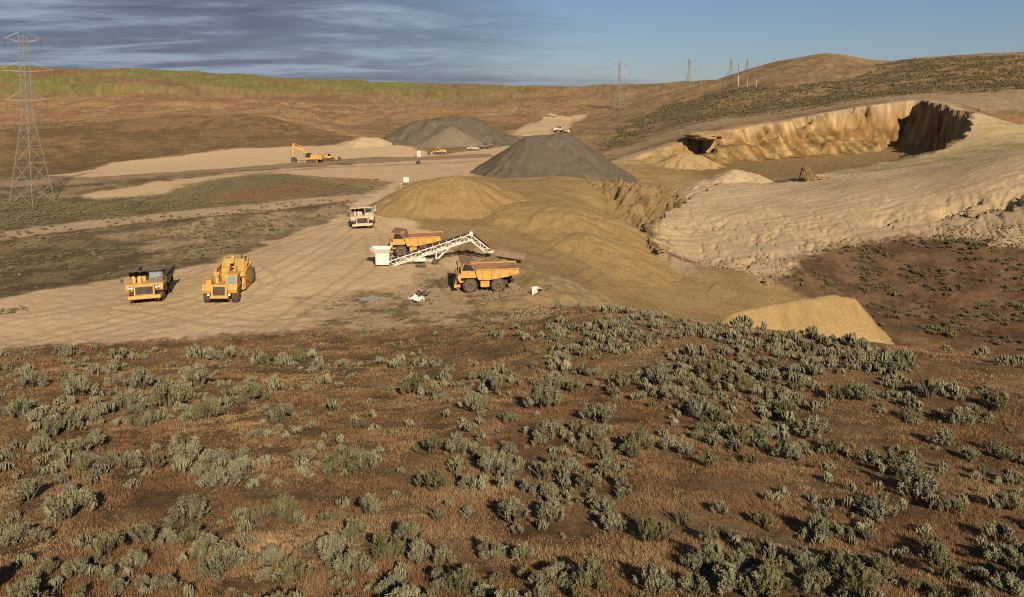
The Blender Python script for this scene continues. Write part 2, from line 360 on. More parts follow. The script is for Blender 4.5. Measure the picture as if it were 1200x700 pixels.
col = blend(col, C3(.27, .20, .125), mask(back, 3, 4)*.7)
# pit
s = (R > 80) & (R < 430) & (GT.ravel() > -.35) & (GT.ravel() < .72)
d_p = np.full(X.shape, -99.0); w_p = np.ones(X.shape)
far_ = sstep(255, 290, R[s]); wx = X[s]+fbm(X[s], Y[s], 9, 3, 5)*(1.2+2.2*far_); wy = Y[s]+fbm(X[s], Y[s], 9, 3, 9)*(1.2+2.2*far_)
_d, _w = seg_dist(wx, wy, PITP, True, PITW); d_p[s] = np.where(inside(wx, wy, PITP), _d, -_d); w_p[s] = _w
m_pit = sstep(-.6, .6, d_p)
floor_c = lerp2(C3(.275, .182, .080), C3(.345, .238, .113), sstep(-.7, .7, nB*.7+nA*.5))
col = blend(col, floor_c, m_pit)
backm = sstep(262, 290, R)*sstep(.2, .24, GT.ravel())
strat = sstep(-.4, .5, fbm(Z*1.0+nB*1.2, nA, 3.2, 3, 71))
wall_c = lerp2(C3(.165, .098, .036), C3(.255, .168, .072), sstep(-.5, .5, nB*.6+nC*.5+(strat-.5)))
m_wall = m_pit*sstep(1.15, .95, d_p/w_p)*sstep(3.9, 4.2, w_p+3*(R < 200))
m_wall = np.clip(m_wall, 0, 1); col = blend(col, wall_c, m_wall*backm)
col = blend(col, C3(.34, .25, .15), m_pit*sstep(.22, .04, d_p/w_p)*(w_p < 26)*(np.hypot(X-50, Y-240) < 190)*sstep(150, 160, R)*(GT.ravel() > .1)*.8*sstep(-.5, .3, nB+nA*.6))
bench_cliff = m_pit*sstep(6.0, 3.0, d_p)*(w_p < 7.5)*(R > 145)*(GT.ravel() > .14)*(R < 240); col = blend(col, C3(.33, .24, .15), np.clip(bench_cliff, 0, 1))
_, arcv = seg_dist(X[s], Y[s], PITP, True, PITA); stk = np.zeros(X.shape); stk[s] = fbm(arcv, _*.18, 3.0, 4, 91, .6)
col = col*(1+(m_wall*backm*.55*np.clip(stk, -.9, .9))[:, None])
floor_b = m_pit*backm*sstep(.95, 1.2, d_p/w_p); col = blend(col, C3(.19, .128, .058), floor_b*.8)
# tyre tracks
tracks = [[(20,400),(150,372),(250,345),(330,310),(400,272),(424,240)], [(60,404),(190,380),(300,345),(370,310),(420,275)], [(0,375),(140,352),(230,318),(320,288),(400,262)],
          [(640,300),(700,270),(720,245),(690,225),(640,222)], [(660,330),(730,300),(735,260),(705,235)],
          [(800,270),(900,258),(1000,240),(1100,222),(1220,195)], [(790,280),(900,266),(1010,250),(1220,212)], [(840,245),(930,232),(1030,210),(1130,190),(1230,172)], [(860,225),(950,215),(1060,200),(1200,180)],
          [(810,262),(880,240),(930,226),(1000,206)], [(900,290),(1000,272),(1100,255),(1220,240)],
          [(120,395),(200,372),(262,362),(300,350),(320,330),(300,312)], [(140,360),(180,362),(230,372),(300,380),(400,372),(480,352)], [(300,395),(350,362),(420,320),(440,300),(436,275)], [(440,262),(470,280),(520,322),(540,350)],
          [(780,284),(860,276),(960,262),(1060,240),(1140,226)], [(850,234),(960,222),(1060,206),(1180,190)], [(830,256),(900,235),(960,218),(1010,208)], [(470,196),(560,186),(620,168),(660,145)], [(480,205),(580,190),(640,170)]]
rut = np.zeros(X.shape)
for tl in tracks:
    w_ = wpoly(tl); s_ = np.zeros(X.shape); P_ = np.array([p[:2] for p in w_]); s_m = (X > P_[:, 0].min()-6) & (X < P_[:, 0].max()+6) & (Y > P_[:, 1].min()-6) & (Y < P_[:, 1].max()+6)
    d_, _ = seg_dist(X[s_m]+nB[s_m]*.25, Y[s_m]+nA[s_m]*.8, w_, False)
    s_[s_m] = np.exp(-((np.abs(d_)-1.3)/.42)**2); rut = np.maximum(rut, s_)
col = col*(1-.17*rut[:, None])
Z = Z-rut*.07*(R < 330)
calm = np.clip(m_yard+m_b+m_v+m_t2+m_pit, 0, 1)
for sc_, dep_ in [([(1108,258),(1122,243),(1140,238),(1152,228)], 2.6), ([(1128,262),(1150,250),(1160,238),(1178,232)], 2.2), ([(1176,250),(1188,236),(1197,222)], 2.8), ([(1196,246),(1210,226),(1222,214)], 2.2), ([(955,292),(985,280),(1010,276)], 1.0), ([(1030,268),(1050,262),(1062,255)], 1.2), ([(905,258),(925,250)], .6)]:
    w_ = wpoly(sc_); P_ = np.array([p[:2] for p in w_]); sm_ = (X > P_[:, 0].min()-14) & (X < P_[:, 0].max()+14) & (Y > P_[:, 1].min()-14) & (Y < P_[:, 1].max()+14)
    xs_, ys_ = X[sm_]+nB[sm_]*2.0, Y[sm_]+nC[sm_]*1.2; d_, u_ = seg_dist(xs_, ys_, w_, False, np.arange(len(w_))/(len(w_)-1.0)); a_, b_ = P_[0], P_[-1]
    sd_ = (b_[0]-a_[0])*(ys_-a_[1])-(b_[1]-a_[1])*(xs_-a_[0]); cut = np.where(sd_ > 0, np.exp(-d_/3.5)*np.clip(d_/.5, 0, 1), 0)*np.sin(np.pi*np.clip(u_, .04, .96))
    Z[sm_] = Z[sm_]-dep_*cut
# ripper lines and small gullies on the bench, clods on its lower edge
ba = .30; bu = X*math.cos(ba)+Y*math.sin(ba); bv = -X*math.sin(ba)+Y*math.cos(ba)
strn = fbm(bu*.10+nA*.3, bv, 1.7, 3, 95); Z = Z+m_b*strn*.07
rl2 = np.exp(-(np.abs(fbm(X+nB*1.5, Y*.22, 4.2, 3, 97))/.11)**2)*sstep(215, 165, R)*m_b; Z = Z-rl2*.45
chunk = np.maximum(0, fbm(X, Y, 2.6, 4, 99, .65)-.22)*m_b*(sstep(185, 160, R)+sstep(.42, .50, GT.ravel())*sstep(215, 195, R)); Z = Z+chunk*.7*sstep(-.1, .4, nA)
Z = Z+m_yard*fbm(X, Y, .9, 2, 101)*.035
# fine mottling
col = col*(1+((.18-.12*calm)*nC+(.12-.10*calm)*nB)[:, None])*(1+(.10*m_b*strn)[:, None])
col = np.clip(col, .01, .6)
rough = np.clip(1-.80*np.maximum(np.maximum(m_yard*(1-.6*mask(weedy, 3, 4)), m_road), np.maximum(m_v, m_t2))-.55*m_b-.35*hill*(1-m_b), .12, 1)
GZ = Z.reshape(GZ.shape)

def mat_base(name):
    m = bpy.data.materials.new(name); m.use_nodes = True; t = m.node_tree; b = t.nodes['Principled BSDF']; return m, t, b
def bump(t, b, h, strength, dist):
    n = t.nodes.new('ShaderNodeBump'); n.inputs['Strength'].default_value = strength; n.inputs['Distance'].default_value = dist
    t.links.new(h, n.inputs['Height']); t.links.new(n.outputs[0], b.inputs['Normal'])
def mat_ground():
    m, t, b = mat_base('earth'); a = t.nodes.new('ShaderNodeAttribute'); a.attribute_name = 'albedo'
    geo = t.nodes.new('ShaderNodeNewGeometry'); p = geo.outputs['Position']
    f1 = noise(t, p, 3.2, 8, .78); f2 = noise(t, p, 14.0, 4, .8)
    v = ramp(t, f1, [(.28, .56), (.5, 1.0), (.72, 1.42)]); c = mixc(t, a.outputs['Alpha'], a.outputs['Color'], mixc(t, 1.0, a.outputs['Color'], v, 'MULTIPLY'))
    v2 = ramp(t, f2, [(.3, .72), (.7, 1.26)]); c = mixc(t, mth(t, 'ADD', mth(t, 'MULTIPLY', a.outputs['Alpha'], .75), .25), c, mixc(t, 1.0, c, v2, 'MULTIPLY'))
    t.links.new(c, b.inputs['Base Color']); b.inputs['Roughness'].default_value = .95; b.inputs['Specular IOR Level'].default_value = .08
    hsum = mth(t, 'ADD', f1, mth(t, 'MULTIPLY', f2, .45)); bump(t, b, hsum, 1.0, .45); bn = [n for n in t.nodes if n.type == 'BUMP'][0]; t.links.new(mth(t, 'MULTIPLY', a.outputs['Alpha'], .45), bn.inputs['Distance']); return m
M_GROUND = mat_ground()

def grid_mesh(name, faces, mat, kind='structure'):
    used = np.unique(faces); remap = np.full(X.size, -1, np.int64); remap[used] = np.arange(used.size)
    f = remap[faces]; me = bpy.data.meshes.new(name)
    me.vertices.add(used.size); me.vertices.foreach_set('co', np.stack([X[used], Y[used], Z[used]], 1).astype(np.float32).ravel())
    me.loops.add(f.size); me.loops.foreach_set('vertex_index', f.astype(np.int32).ravel())
    me.polygons.add(len(f)); me.polygons.foreach_set('loop_start', np.arange(0, f.size, 4, dtype=np.int32))
    me.polygons.foreach_set('use_smooth', np.ones(len(f), bool)); me.update(calc_edges=True)
    at = me.attributes.new('albedo', 'FLOAT_COLOR', 'POINT'); at.data.foreach_set('color', np.concatenate([col[used], rough[used][:, None]], 1).astype(np.float32).ravel())
    me.materials.append(mat); o = bpy.data.objects.new(name, me); COL.objects.link(o); o['kind'] = kind; return o
nr = len(RR); ncol = len(TH)
I, J = np.meshgrid(np.arange(ncol), np.arange(nr-1), indexing='ij'); I2 = (I+1) % ncol
FACES = np.stack([I*nr+J, I*nr+J+1, I2*nr+J+1, I2*nr+J], -1).reshape(-1, 4)
fm = lambda m: m[FACES].mean(1)
zone = np.zeros(len(FACES), int)
zone[fm((R > 335).astype(float)) > .5] = 4
zone[fm(m_yard) > .5] = 1; zone[(fm(m_v) > .5) | (fm(m_t2) > .5)] = 1
zone[fm(m_road) > .5] = 2; zone[fm(m_b) > .5] = 5
zone[fm(m_pit) > .5] = 3
for zi, nm in enumerate(['ground', 'gravel_yard', 'dirt_road', 'quarry_pit', 'hills', 'quarry_bench']):
    k = zone == zi
    if k.any(): grid_mesh(nm, FACES[k], M_GROUND)

# ------------------------------------------------------------------ mesh helpers
class MB:
    def __init__(s): s.v = []; s.f = []; s.sm = []
    def poly(s, pts, faces, smooth=False):
        b = len(s.v); s.v += [tuple(p) for p in pts]; s.f += [tuple(b+i for i in f) for f in faces]; s.sm += [smooth]*len(faces); return s
    def box(s, x0, x1, y0, y1, z0, z1, c=.03):
        """box with chamfered vertical and top edges"""
        c = min(c, abs(x1-x0)*.3, abs(y1-y0)*.3, abs(z1-z0)*.3)
        def ringp(z, i): return [(x0+i+c, y0+i, z), (x1-i-c, y0+i, z), (x1-i, y0+i+c, z), (x1-i, y1-i-c, z), (x1-i-c, y1-i, z), (x0+i+c, y1-i, z), (x0+i, y1-i-c, z), (x0+i, y0+i+c, z)]
        p = ringp(z0, 0)+ringp(z1-c, 0)+ringp(z1, c*.6)
        fs = [tuple(range(7, -1, -1)), tuple(range(16, 24))]
        for k in range(2):
            for i in range(8): fs.append((k*8+i, k*8+(i+1) % 8, k*8+8+(i+1) % 8, k*8+8+i))
        return s.poly(p, fs)
    def prism(s, prof, x0, x1):
        """profile in (y, z), extruded along x"""
        n = len(prof); p = [(x0, y, z) for y, z in prof]+[(x1, y, z) for y, z in prof]
        return s.poly(p, [tuple(range(n)), tuple(range(2*n-1, n-1, -1))]+[(i, i+n, (i+1) % n+n, (i+1) % n) for i in range(n)])
    def slab(s, a, b, t, x0, x1):
        """slab along a (y,z) line, thickness t"""
        d = Vector((b[0]-a[0], b[1]-a[1])); nrm = Vector((-d.y, d.x)).normalized()*t
        return s.prism([a, b, (b[0]+nrm.x, b[1]+nrm.y), (a[0]+nrm.x, a[1]+nrm.y)], x0, x1)
    def tube(s, a, b, r, r2=None, n=6, cap=True):
        a = Vector(a); b = Vector(b); d = (b-a).normalized(); r2 = r if r2 is None else r2
        u = d.orthogonal().normalized(); w = d.cross(u); p = []
        for c, q in ((a, r), (b, r2)):
            for k in range(n):
                t = 2*math.pi*k/n; p.append(c+u*math.cos(t)*q+w*math.sin(t)*q)
        fs = [(k, (k+1) % n, n+(k+1) % n, n+k) for k in range(n)]
        s.poly(p, fs, n > 5)
        if cap: s.poly(p, [tuple(range(n-1, -1, -1)), tuple(range(n, 2*n))])
        return s
    def path(s, pts, r, n=5):
        for a, b in zip(pts, pts[1:]): s.tube(a, b, r, n=n)
        return s
    def lathe(s, prof, cx, cy, cz, n=20, ax='x'):
        p = []
        for h, r in prof:
            for k in range(n):
                t = 2*math.pi*k/n
                p.append((cx+h, cy+r*math.cos(t), cz+r*math.sin(t)) if ax == 'x' else (cx+r*math.cos(t), cy+r*math.sin(t), cz+h))
        fs = []
        for j in range(len(prof)-1):
            for k in range(n): fs.append((j*n+k, j*n+(k+1) % n, (j+1)*n+(k+1) % n, (j+1)*n+k))
        s.poly(p, fs, True); s.poly(p[:n], [tuple(range(n))]); s.poly(p[-n:], [tuple(range(n))]); return s
    def build(s, name, mat, parent=None):
        me = bpy.data.meshes.new(name); me.from_pydata(s.v, [], s.f); me.polygons.foreach_set('use_smooth', s.sm)
        bm_fix(me); me.materials.append(mat); o = bpy.data.objects.new(name, me); COL.objects.link(o)
        if parent: o.parent = parent
        return o
import bmesh
def bm_fix(me):
    b = bmesh.new(); b.from_mesh(me); bmesh.ops.recalc_face_normals(b, faces=b.faces); b.to_mesh(me); b.free()
def tag(o, label, cat, group=None, kind=None):
    if label: o['label'] = label
    if cat: o['category'] = cat
    if group: o['group'] = group
    if kind: o['kind'] = kind
    return o
def empty(name, loc, rz, label, cat, group=None):
    o = bpy.data.objects.new(name, None); COL.objects.link(o); o.location = loc; o.rotation_euler = (0, 0, rz); o.empty_display_size = .3
    return tag(o, label, cat, group)
def seat(o, pts, tilt=True):
    """set an object on the ground: plane through the ground under four support points (local x,y)"""
    rz = o.rotation_euler.z; c, s_ = math.cos(rz), math.sin(rz); P = []
    for x, y in pts:
        wx, wy = o.location.x+c*x-s_*y, o.location.y+s_*x+c*y; P.append((wx, wy, float(hz(wx, wy)[0])))
    P = np.array(P); A = np.c_[P[:, 0]-o.location.x, P[:, 1]-o.location.y, np.ones(len(P))]
    k, *_ = np.linalg.lstsq(A, P[:, 2], rcond=None)
    o.location.z = k[2]-.04
    nrm = Vector((-k[0], -k[1], 1)).normalized()
    q = Vector((0, 0, 1)).rotation_difference(nrm); o.rotation_euler = (q.to_matrix() @ Matrix.Rotation(rz, 3, 'Z')).to_euler()

# ------------------------------------------------------------------ materials
def mat_paint(name, c, dirt=(.30, .21, .13), amt=.35, rough=.5, sc=1.6, metal=0, spec=.4):
    m, t, b = mat_base(name); tcn = t.nodes.new('ShaderNodeTexCoord'); o = tcn.outputs['Object']
    f = noise(t, o, sc, 6, .7); g = noise(t, o, sc*7, 4, .7)
    k = ramp(t, mth(t, 'ADD', mth(t, 'MULTIPLY', f, .65), mth(t, 'MULTIPLY', g, .35)), [(.40, 0.0), (.66, 1.0)])
    k = mth(t, 'MULTIPLY', k, amt*1.9, True)
    t.links.new(mixc(t, k, c, dirt), b.inputs['Base Color']); t.links.new(mth(t, 'ADD', mth(t, 'MULTIPLY', k, .4), rough, True), b.inputs['Roughness'])
    b.inputs['Metallic'].default_value = metal; b.inputs['Specular IOR Level'].default_value = spec; return m
YEL = mat_paint('yellow_paint', (.50, .275, .045), (.25, .155, .08), .56)
YEL2 = mat_paint('faded_yellow_paint', (.50, .29, .065), (.29, .19, .095), .56)
RUST = mat_paint('rusty_steel', (.135, .062, .034), (.20, .125, .075), .5, .8, 1.2)
DIRTY = mat_paint('dirt_caked_steel', (.13, .09, .055), (.24, .17, .10), .6, .8)
DARK = mat_paint('dark_steel', (.028, .026, .026), (.15, .10, .065), .3, .7)
GREY = mat_paint('grey_steel', (.10, .10, .105), (.22, .16, .11), .35, .6)
RUBBER = mat_paint('dusty_rubber', (.028, .027, .026), (.16, .115, .075), .42, .9, 2.5, 0, .2)
WHITE = mat_paint('white_paint', (.56, .545, .50), (.34, .26, .18), .30, .5)
CREAM = mat_paint('dusty_cream_paint', (.42, .36, .26), (.33, .22, .13), .34, .6)
GALV = mat_paint('galvanised_steel', (.25, .25, .235), (.25, .21, .17), .3, .55, .5, .35)
WOOD = mat_paint('weathered_wood', (.20, .15, .10), (.10, .075, .055), .5, .85)
PALEW = mat_paint('pale_wood', (.42, .36, .22), (.28, .21, .13), .4, .85)
m, t, b = mat_base('dark_glass'); b.inputs['Base Color'].default_value = (.02, .024, .028, 1); b.inputs['Roughness'].default_value = .12; GLASS = m
m, t, b = mat_base('pale_glass'); b.inputs['Base Color'].default_value = (.16, .19, .21, 1); b.inputs['Roughness'].default_value = .10; GLASS2 = m
m, t, b = mat_base('headlight_glass'); b.inputs['Base Color'].default_value = (.75, .72, .62, 1); b.inputs['Roughness'].default_value = .15; LAMP = m

def wheel(root, x, y, r, w, rimmat, side, hub=.5):
    """tyre with bead and tread blocks; the rim is its child"""
    mb = MB(); mb.lathe([(-w/2, r*.52), (-w/2-.01, r*.80), (-w*.42, r*.95), (-w*.28, r*.985), (w*.28, r*.985), (w*.42, r*.95), (w/2+.01, r*.80), (w/2, r*.52)], 0, 0, 0, 24)
    for k in range(20):
        a = 2*math.pi*k/20
        for sg in (-1, 1):
            a2 = a+(.08 if sg > 0 else 0); c_, s_ = math.cos(a2), math.sin(a2); c2, s2 = math.cos(a2+.15), math.sin(a2+.15); x0, x1 = sorted((sg*w*.06, sg*w*.40))
            p = [(x_, q*cc, q*ss) for x_ in (x0, x1) for q in (r*.975, r*1.02) for cc, ss in ((c_, s_), (c2, s2))]
            mb.poly(p, [(0, 1, 3, 2), (4, 6, 7, 5), (0, 4, 5, 1), (2, 3, 7, 6), (0, 2, 6, 4), (1, 5, 7, 3)])
    o = mb.build('wheel', RUBBER, root); o.location = (x, y, r)
    rm = MB(); rm.lathe([(side*(w*.30), r*.10), (side*(w*.30), r*.30), (side*(w*.18), r*.36), (side*(w*.46), r*.50), (side*(w*.51), r*.53), (side*(w*.51), r*.56), (side*(w*.1), r*.56)], 0, 0, 0, 20)
    rm.lathe([(side*w*.30, r*.22), (side*w*.47, r*.20), (side*w*.50, r*.12)], 0, 0, 0, 12)
    for k in range(10):
        a = 2*math.pi*k/10; rm.tube((side*w*.34, math.cos(a)*r*.42, math.sin(a)*r*.42), (side*w*.44, math.cos(a)*r*.42, math.sin(a)*r*.42), r*.025, n=5)
    rm.build('rim', rimmat, o); return o

# ------------------------------------------------------------------ stockpiles
def mat_pile(name, ca, cb, sc=1.0, bstr=.7, bd=.35, streak=None):
    m, t, b = mat_base(name); geo = t.nodes.new('ShaderNodeNewGeometry'); p = geo.outputs['Position']
    f = noise(t, p, .22*sc, 5, .65); g = noise(t, p, 2.2*sc, 7, .78); h_ = noise(t, p, 7.0*sc, 4, .8)
    k = mth(t, 'ADD', mth(t, 'MULTIPLY', f, .45), mth(t, 'MULTIPLY', g, .55)); c = mixc(t, ramp(t, k, [(.36, 0.0), (.64, 1.0)]), ca, cb)
    c = mixc(t, 1.0, c, ramp(t, h_, [(.32, .55), (.68, 1.42)]), 'MULTIPLY')
    if streak:
        n = noise(t, mapping(t, p, (.35, .35, .05)), 1.0, 4, .6); c = mixc(t, ramp(t, n, [(.54, 0.0), (.70, .55)]), c, streak)
    t.links.new(c, b.inputs['Base Color']); b.inputs['Roughness'].default_value = .95; b.inputs['Specular IOR Level'].default_value = .1
    bump(t, b, mth(t, 'ADD', g, mth(t, 'MULTIPLY', h_, .6)), bstr, bd); return m
M_BLACK = mat_pile('dark_crushed_gravel', (.075, .061, .043), (.122, .101, .074), 1.0, .8, .3, (.15, .125, .09))
M_BROWN = mat_pile('brown_gravel', (.13, .105, .072), (.19, .155, .11), .8)
M_OCHRE = mat_pile('ochre_gravel', (.225, .147, .062), (.355, .242, .113), 1.1, .9, .4)
M_SAND = mat_pile('yellow_sand', (.215, .145, .062), (.295, .205, .096), 1.0, .55, .25)
M_DULL = mat_pile('dull_sand', (.20, .14, .068), (.27, .195, .10), 1.2)
M_TAN = mat_pile('pale_tan_earth', (.33, .24, .145), (.43, .32, .20), 1.0)
M_SCREE = mat_pile('ochre_scree', (.26, .175, .08), (.36, .26, .135), .8, .8, .4)
M_CRUST = mat_pile('crusted_ochre', (.19, .125, .055), (.30, .21, .105), 1.0, 1.0, .5)
M_LUMP = mat_pile('earth_lump', (.30, .21, .12), (.42, .31, .19), 1.5, 1.0, .5)
def pile(name, ridges, slope, mat, label, cat='gravel pile', res=.5, n1=.5, n2=.12, seed=1, group=None, rnd=1.2, flute=.5):
    P = np.array([p for r in ridges for p in r]); zmax = P[:, 2].max(); ext = (zmax+14)/slope
    gx = np.arange(P[:, 0].min()-ext, P[:, 0].max()+ext, res); gy = np.arange(P[:, 1].min()-ext, P[:, 1].max()+ext, res)
    GXp, GYp = np.meshgrid(gx, gy, indexing='ij'); x, y = GXp.ravel(), GYp.ravel(); g = hz(x, y)
    best = np.full(x.shape, -1e9); wx = x+fbm(x, y, 6, 3, seed)*n1; wy = y+fbm(x, y, 6, 3, seed+5)*n1
    for rdg in ridges:
        segs = list(zip(rdg, rdg[1:])) if len(rdg) > 1 else [(rdg[0], rdg[0])]
        for a, b_ in segs:
            dx, dy = b_[0]-a[0], b_[1]-a[1]; L = dx*dx+dy*dy+1e-9; t_ = np.clip(((wx-a[0])*dx+(wy-a[1])*dy)/L, 0, 1)
            d = np.hypot(wx-a[0]-t_*dx, wy-a[1]-t_*dy); zc = a[2]+t_*(b_[2]-a[2])
            ang = np.arctan2(wy-a[1]-t_*dy, wx-a[0]-t_*dx)
            fl = flute*vnoise(ang*6+seed, d*.02+t_*3, seed+9)*np.minimum(1, d/4)
            best = np.maximum(best, zc-slope*(np.sqrt(d*d+rnd*rnd)-rnd)+fl)
    best = best+fbm(x, y, 2.2, 3, seed+3)*n2
    # soft toe that runs out onto the ground
    k = best-g; zt = np.where(k > .8, best, g-.35+(np.maximum(k+1.2, 0)**2)*.2875)
    keepv = (k > -1.0).reshape(GXp.shape); Zp = zt.reshape(GXp.shape)
    i, j = np.nonzero(keepv[:-1, :-1] & keepv[1:, :-1] & keepv[:-1, 1:] & keepv[1:, 1:]); ny = len(gy)
    f = np.stack([i*ny+j, (i+1)*ny+j, (i+1)*ny+j+1, i*ny+j+1], 1)
    used = np.unique(f); rm = np.full(x.size, -1); rm[used] = np.arange(used.size)
    v = np.stack([x[used], y[used], Zp.ravel()[used]], 1); c0 = np.array([P[:, 0].mean(), P[:, 1].mean(), 0]); c0[2] = float(hz(c0[0], c0[1])[0])
    me = bpy.data.meshes.new(name); me.from_pydata((v-c0).tolist(), [], rm[f].tolist()); me.polygons.foreach_set('use_smooth', [True]*len(me.polygons))
    me.materials.append(mat); o = bpy.data.objects.new(name, me); COL.objects.link(o); o.location = c0
    def zf(xx, yy):
        ii = int(round((xx-gx[0])/res)); jj = int(round((yy-gy[0])/res)); return float(Zp[ii, jj])
    tag(o, label, cat, group); o_z[o.name] = zf; return o
o_z = {}
pk = PY
pile('gravel_pile', [[PY(622, 159, 253), PY(664, 158, 253)]], .66, M_BLACK, 'dark grey cone of crushed gravel with flattened top at centre of the quarry', res=.6, seed=3, n1=.8)
pile('gravel_pile', [[PY(487, 142, 368), PY(520, 137, 368), PY(556, 138, 372), PY(585, 152, 372)]], .62, M_BLACK, 'long dark gravel heap at the back with a lighter brown lobe in front', res=.9, seed=13, n1=2)
pile('gravel_pile', [[PY(528, 148, 358), PY(515, 156, 352)]], .56, M_BROWN, 'grey brown gravel cone heaped against the long dark pile', res=.8, seed=17)
pile('sand_pile', [[PY(560, 161, 366), PY(572, 160, 370)]], .5, M_DULL, 'low tan heap at right end of the long dark pile', 'sand pile', res=.8, seed=19)
pile('sand_pile', [[PY(422, 162, 352), PY(440, 161, 356)]], .42, M_TAN, 'pale tan earth cone behind the excavator beside the dark heap', 'sand pile', res=.9, seed=23)
pile('gravel_pile', [[PY(508, 210, 178), PY(535, 206, 180), PY(563, 212, 184)], [PY(563, 212, 184), PY(590, 226, 183)]], .52, M_OCHRE, 'ochre gravel pile rising behind the conveyor and the white truck', res=.45, seed=29, n1=.7, n2=.10, rnd=3)
pile('gravel_pile', [[PX(622, 168, 2.9), PX(655, 164, 2.6), PX(678, 152, -.6), PX(694, 143, -3.4)]], .42, M_OCHRE, 'broad rounded spread of ochre gravel right of the parked haul truck', res=.45, seed=37, n1=1.2, n2=.10, rnd=6)
pile('sand_pile', [[PY(862, 367, 113), PY(905, 357, 115), PY(945, 350, 116), PY(982, 346.5, 117), PY(998, 350, 117.5), PY(1008, 360, 117.5)]], 1.25, M_SAND, 'bright yellow flat topped sand tongue behind the sagebrush crest', 'sand pile', res=.35, seed=41, n1=.8, rnd=.8, flute=.4)
pile('sand_pile', [[PY(863, 312, 152)]], .55, M_DULL, 'small dull sand cone at foot of the pale bench, left of its pair', 'sand pile', res=.35, seed=43)
pile('sand_pile', [[PY(923, 334, 141), PY(940, 333, 142)]], .55, M_DULL, 'small two humped sand heap just behind the bright sand tongue', 'sand pile', res=.35, seed=47)
pile('scree_cone', [[PY(800, 179, 300), PY(812, 181, 301)]], .46, M_SCREE, 'ochre scree cone fanning below the dark hollow in the pit wall', 'scree cone', res=.6, seed=53, flute=1.3, n1=1.2)
pile('earth_berm', [[PY(700, 214, 226), PY(722, 213, 220), PY(752, 218, 212), PY(780, 226, 206), PY(800, 233, 200)]], .75, M_CRUST, 'rough crusted berm right of the dark gravel cone beside the pit floor', 'berm', res=.3, seed=61, n1=3.0, n2=1.3, flute=0)
pile('earth_berm', [[PX(880, 229, 2.8), PX(862, 226, 4.0), PX(845, 221, 2.6)]], .45, M_TAN, 'pale hump of earth at far lip of the bench', 'berm', res=.5, seed=63, n1=1.2, n2=.2)
pile('earth_berm', [[PX(520, 140, .7), PX(560, 126, .8), PX(600, 119, .8), PX(640, 108, 1.2), PX(655, 101, .9)]], .5, M_DULL, 'crumbly low berm along the yard edge behind the parked haul truck', 'berm', res=.3, seed=67, n1=1.0, n2=.3)
pile('earth_berm', [[PX(585, 97, .7), PX(605, 98, .9), PX(632, 101, .8)]], .42, M_DULL, 'low clod strewn berm in front of the parked haul truck', 'berm', res=.3, seed=69, n1=1.0, n2=.35)
pile('earth_berm', [[PX(1085, 193, 2.6), PX(1125, 188, 3.6), PX(1165, 190, 5.2), PX(1210, 196, 6.5)]], .6, M_TAN, 'broken lumpy berm on the right above the brown hollow', 'berm', res=.35, seed=71, n1=3, n2=.9)


def lump(name, loc, sx, sy, sz, mat, label, cat, seed, group=None):
    bm = bmesh.new(); bmesh.ops.create_icosphere(bm, subdivisions=4, radius=1)
    for v in bm.verts:
        n = fbm(np.array([v.co.x*2+seed]), np.array([v.co.y*2+v.co.z*3.1]), 1.2, 4, seed)[0]
        v.co *= 1+(.16 if sx > 6 else .35)*n; v.co.x *= sx; v.co.y *= sy; v.co.z *= sz
    me = bpy.data.meshes.new(name); bm.to_mesh(me); bm.free(); me.materials.append(mat)
    o = bpy.data.objects.new(name, me); COL.objects.link(o); o.location = loc; tag(o, label, cat, group); return o
p = hit(945, 212); lump('earth_boulder', (p[0], p[1], p[2]+1.0), 1.7, 2.2, 2.4, M_CRUST, 'upright earth boulder on far lip of the pale bench', 'boulder', 5)
p = hit(962, 210); lump('earth_boulder', (p[0], p[1], p[2]+.2), 2.8, 2.2, 1.1, M_LUMP, 'low broad earth boulder right of the upright one', 'boulder', 9)
p = PX(825, 317, 8.2); lump('shading_overhang', p, 7.0, 13, 1.8, M_SCREE, 'earth overhang added to shade the hollow in the pit wall', 'overhang', 31)  # lump added over the recess to block the sun and keep it dark
p = hit(1142, 255); lump('earth_boulder', (p[0], p[1], p[2]+.2), 2.0, 1.6, 1.2, M_LUMP, 'large clod on the lumpy berm at the right', 'boulder', 14)
for k, (px, py, r, lab) in enumerate([(1150, 130, .9, 'small clod on the pit rim at upper right'), (776, 294, 1.0, 'clod at foot of the left bench cliff'), (900, 333, .8, 'clod between the two small sand heaps')]):
    p = hit(px, py); lump('earth_clod', (p[0], p[1], p[2]+r*.3), r*1.2, r, r*.8, M_LUMP, lab, 'clod', 20+k)

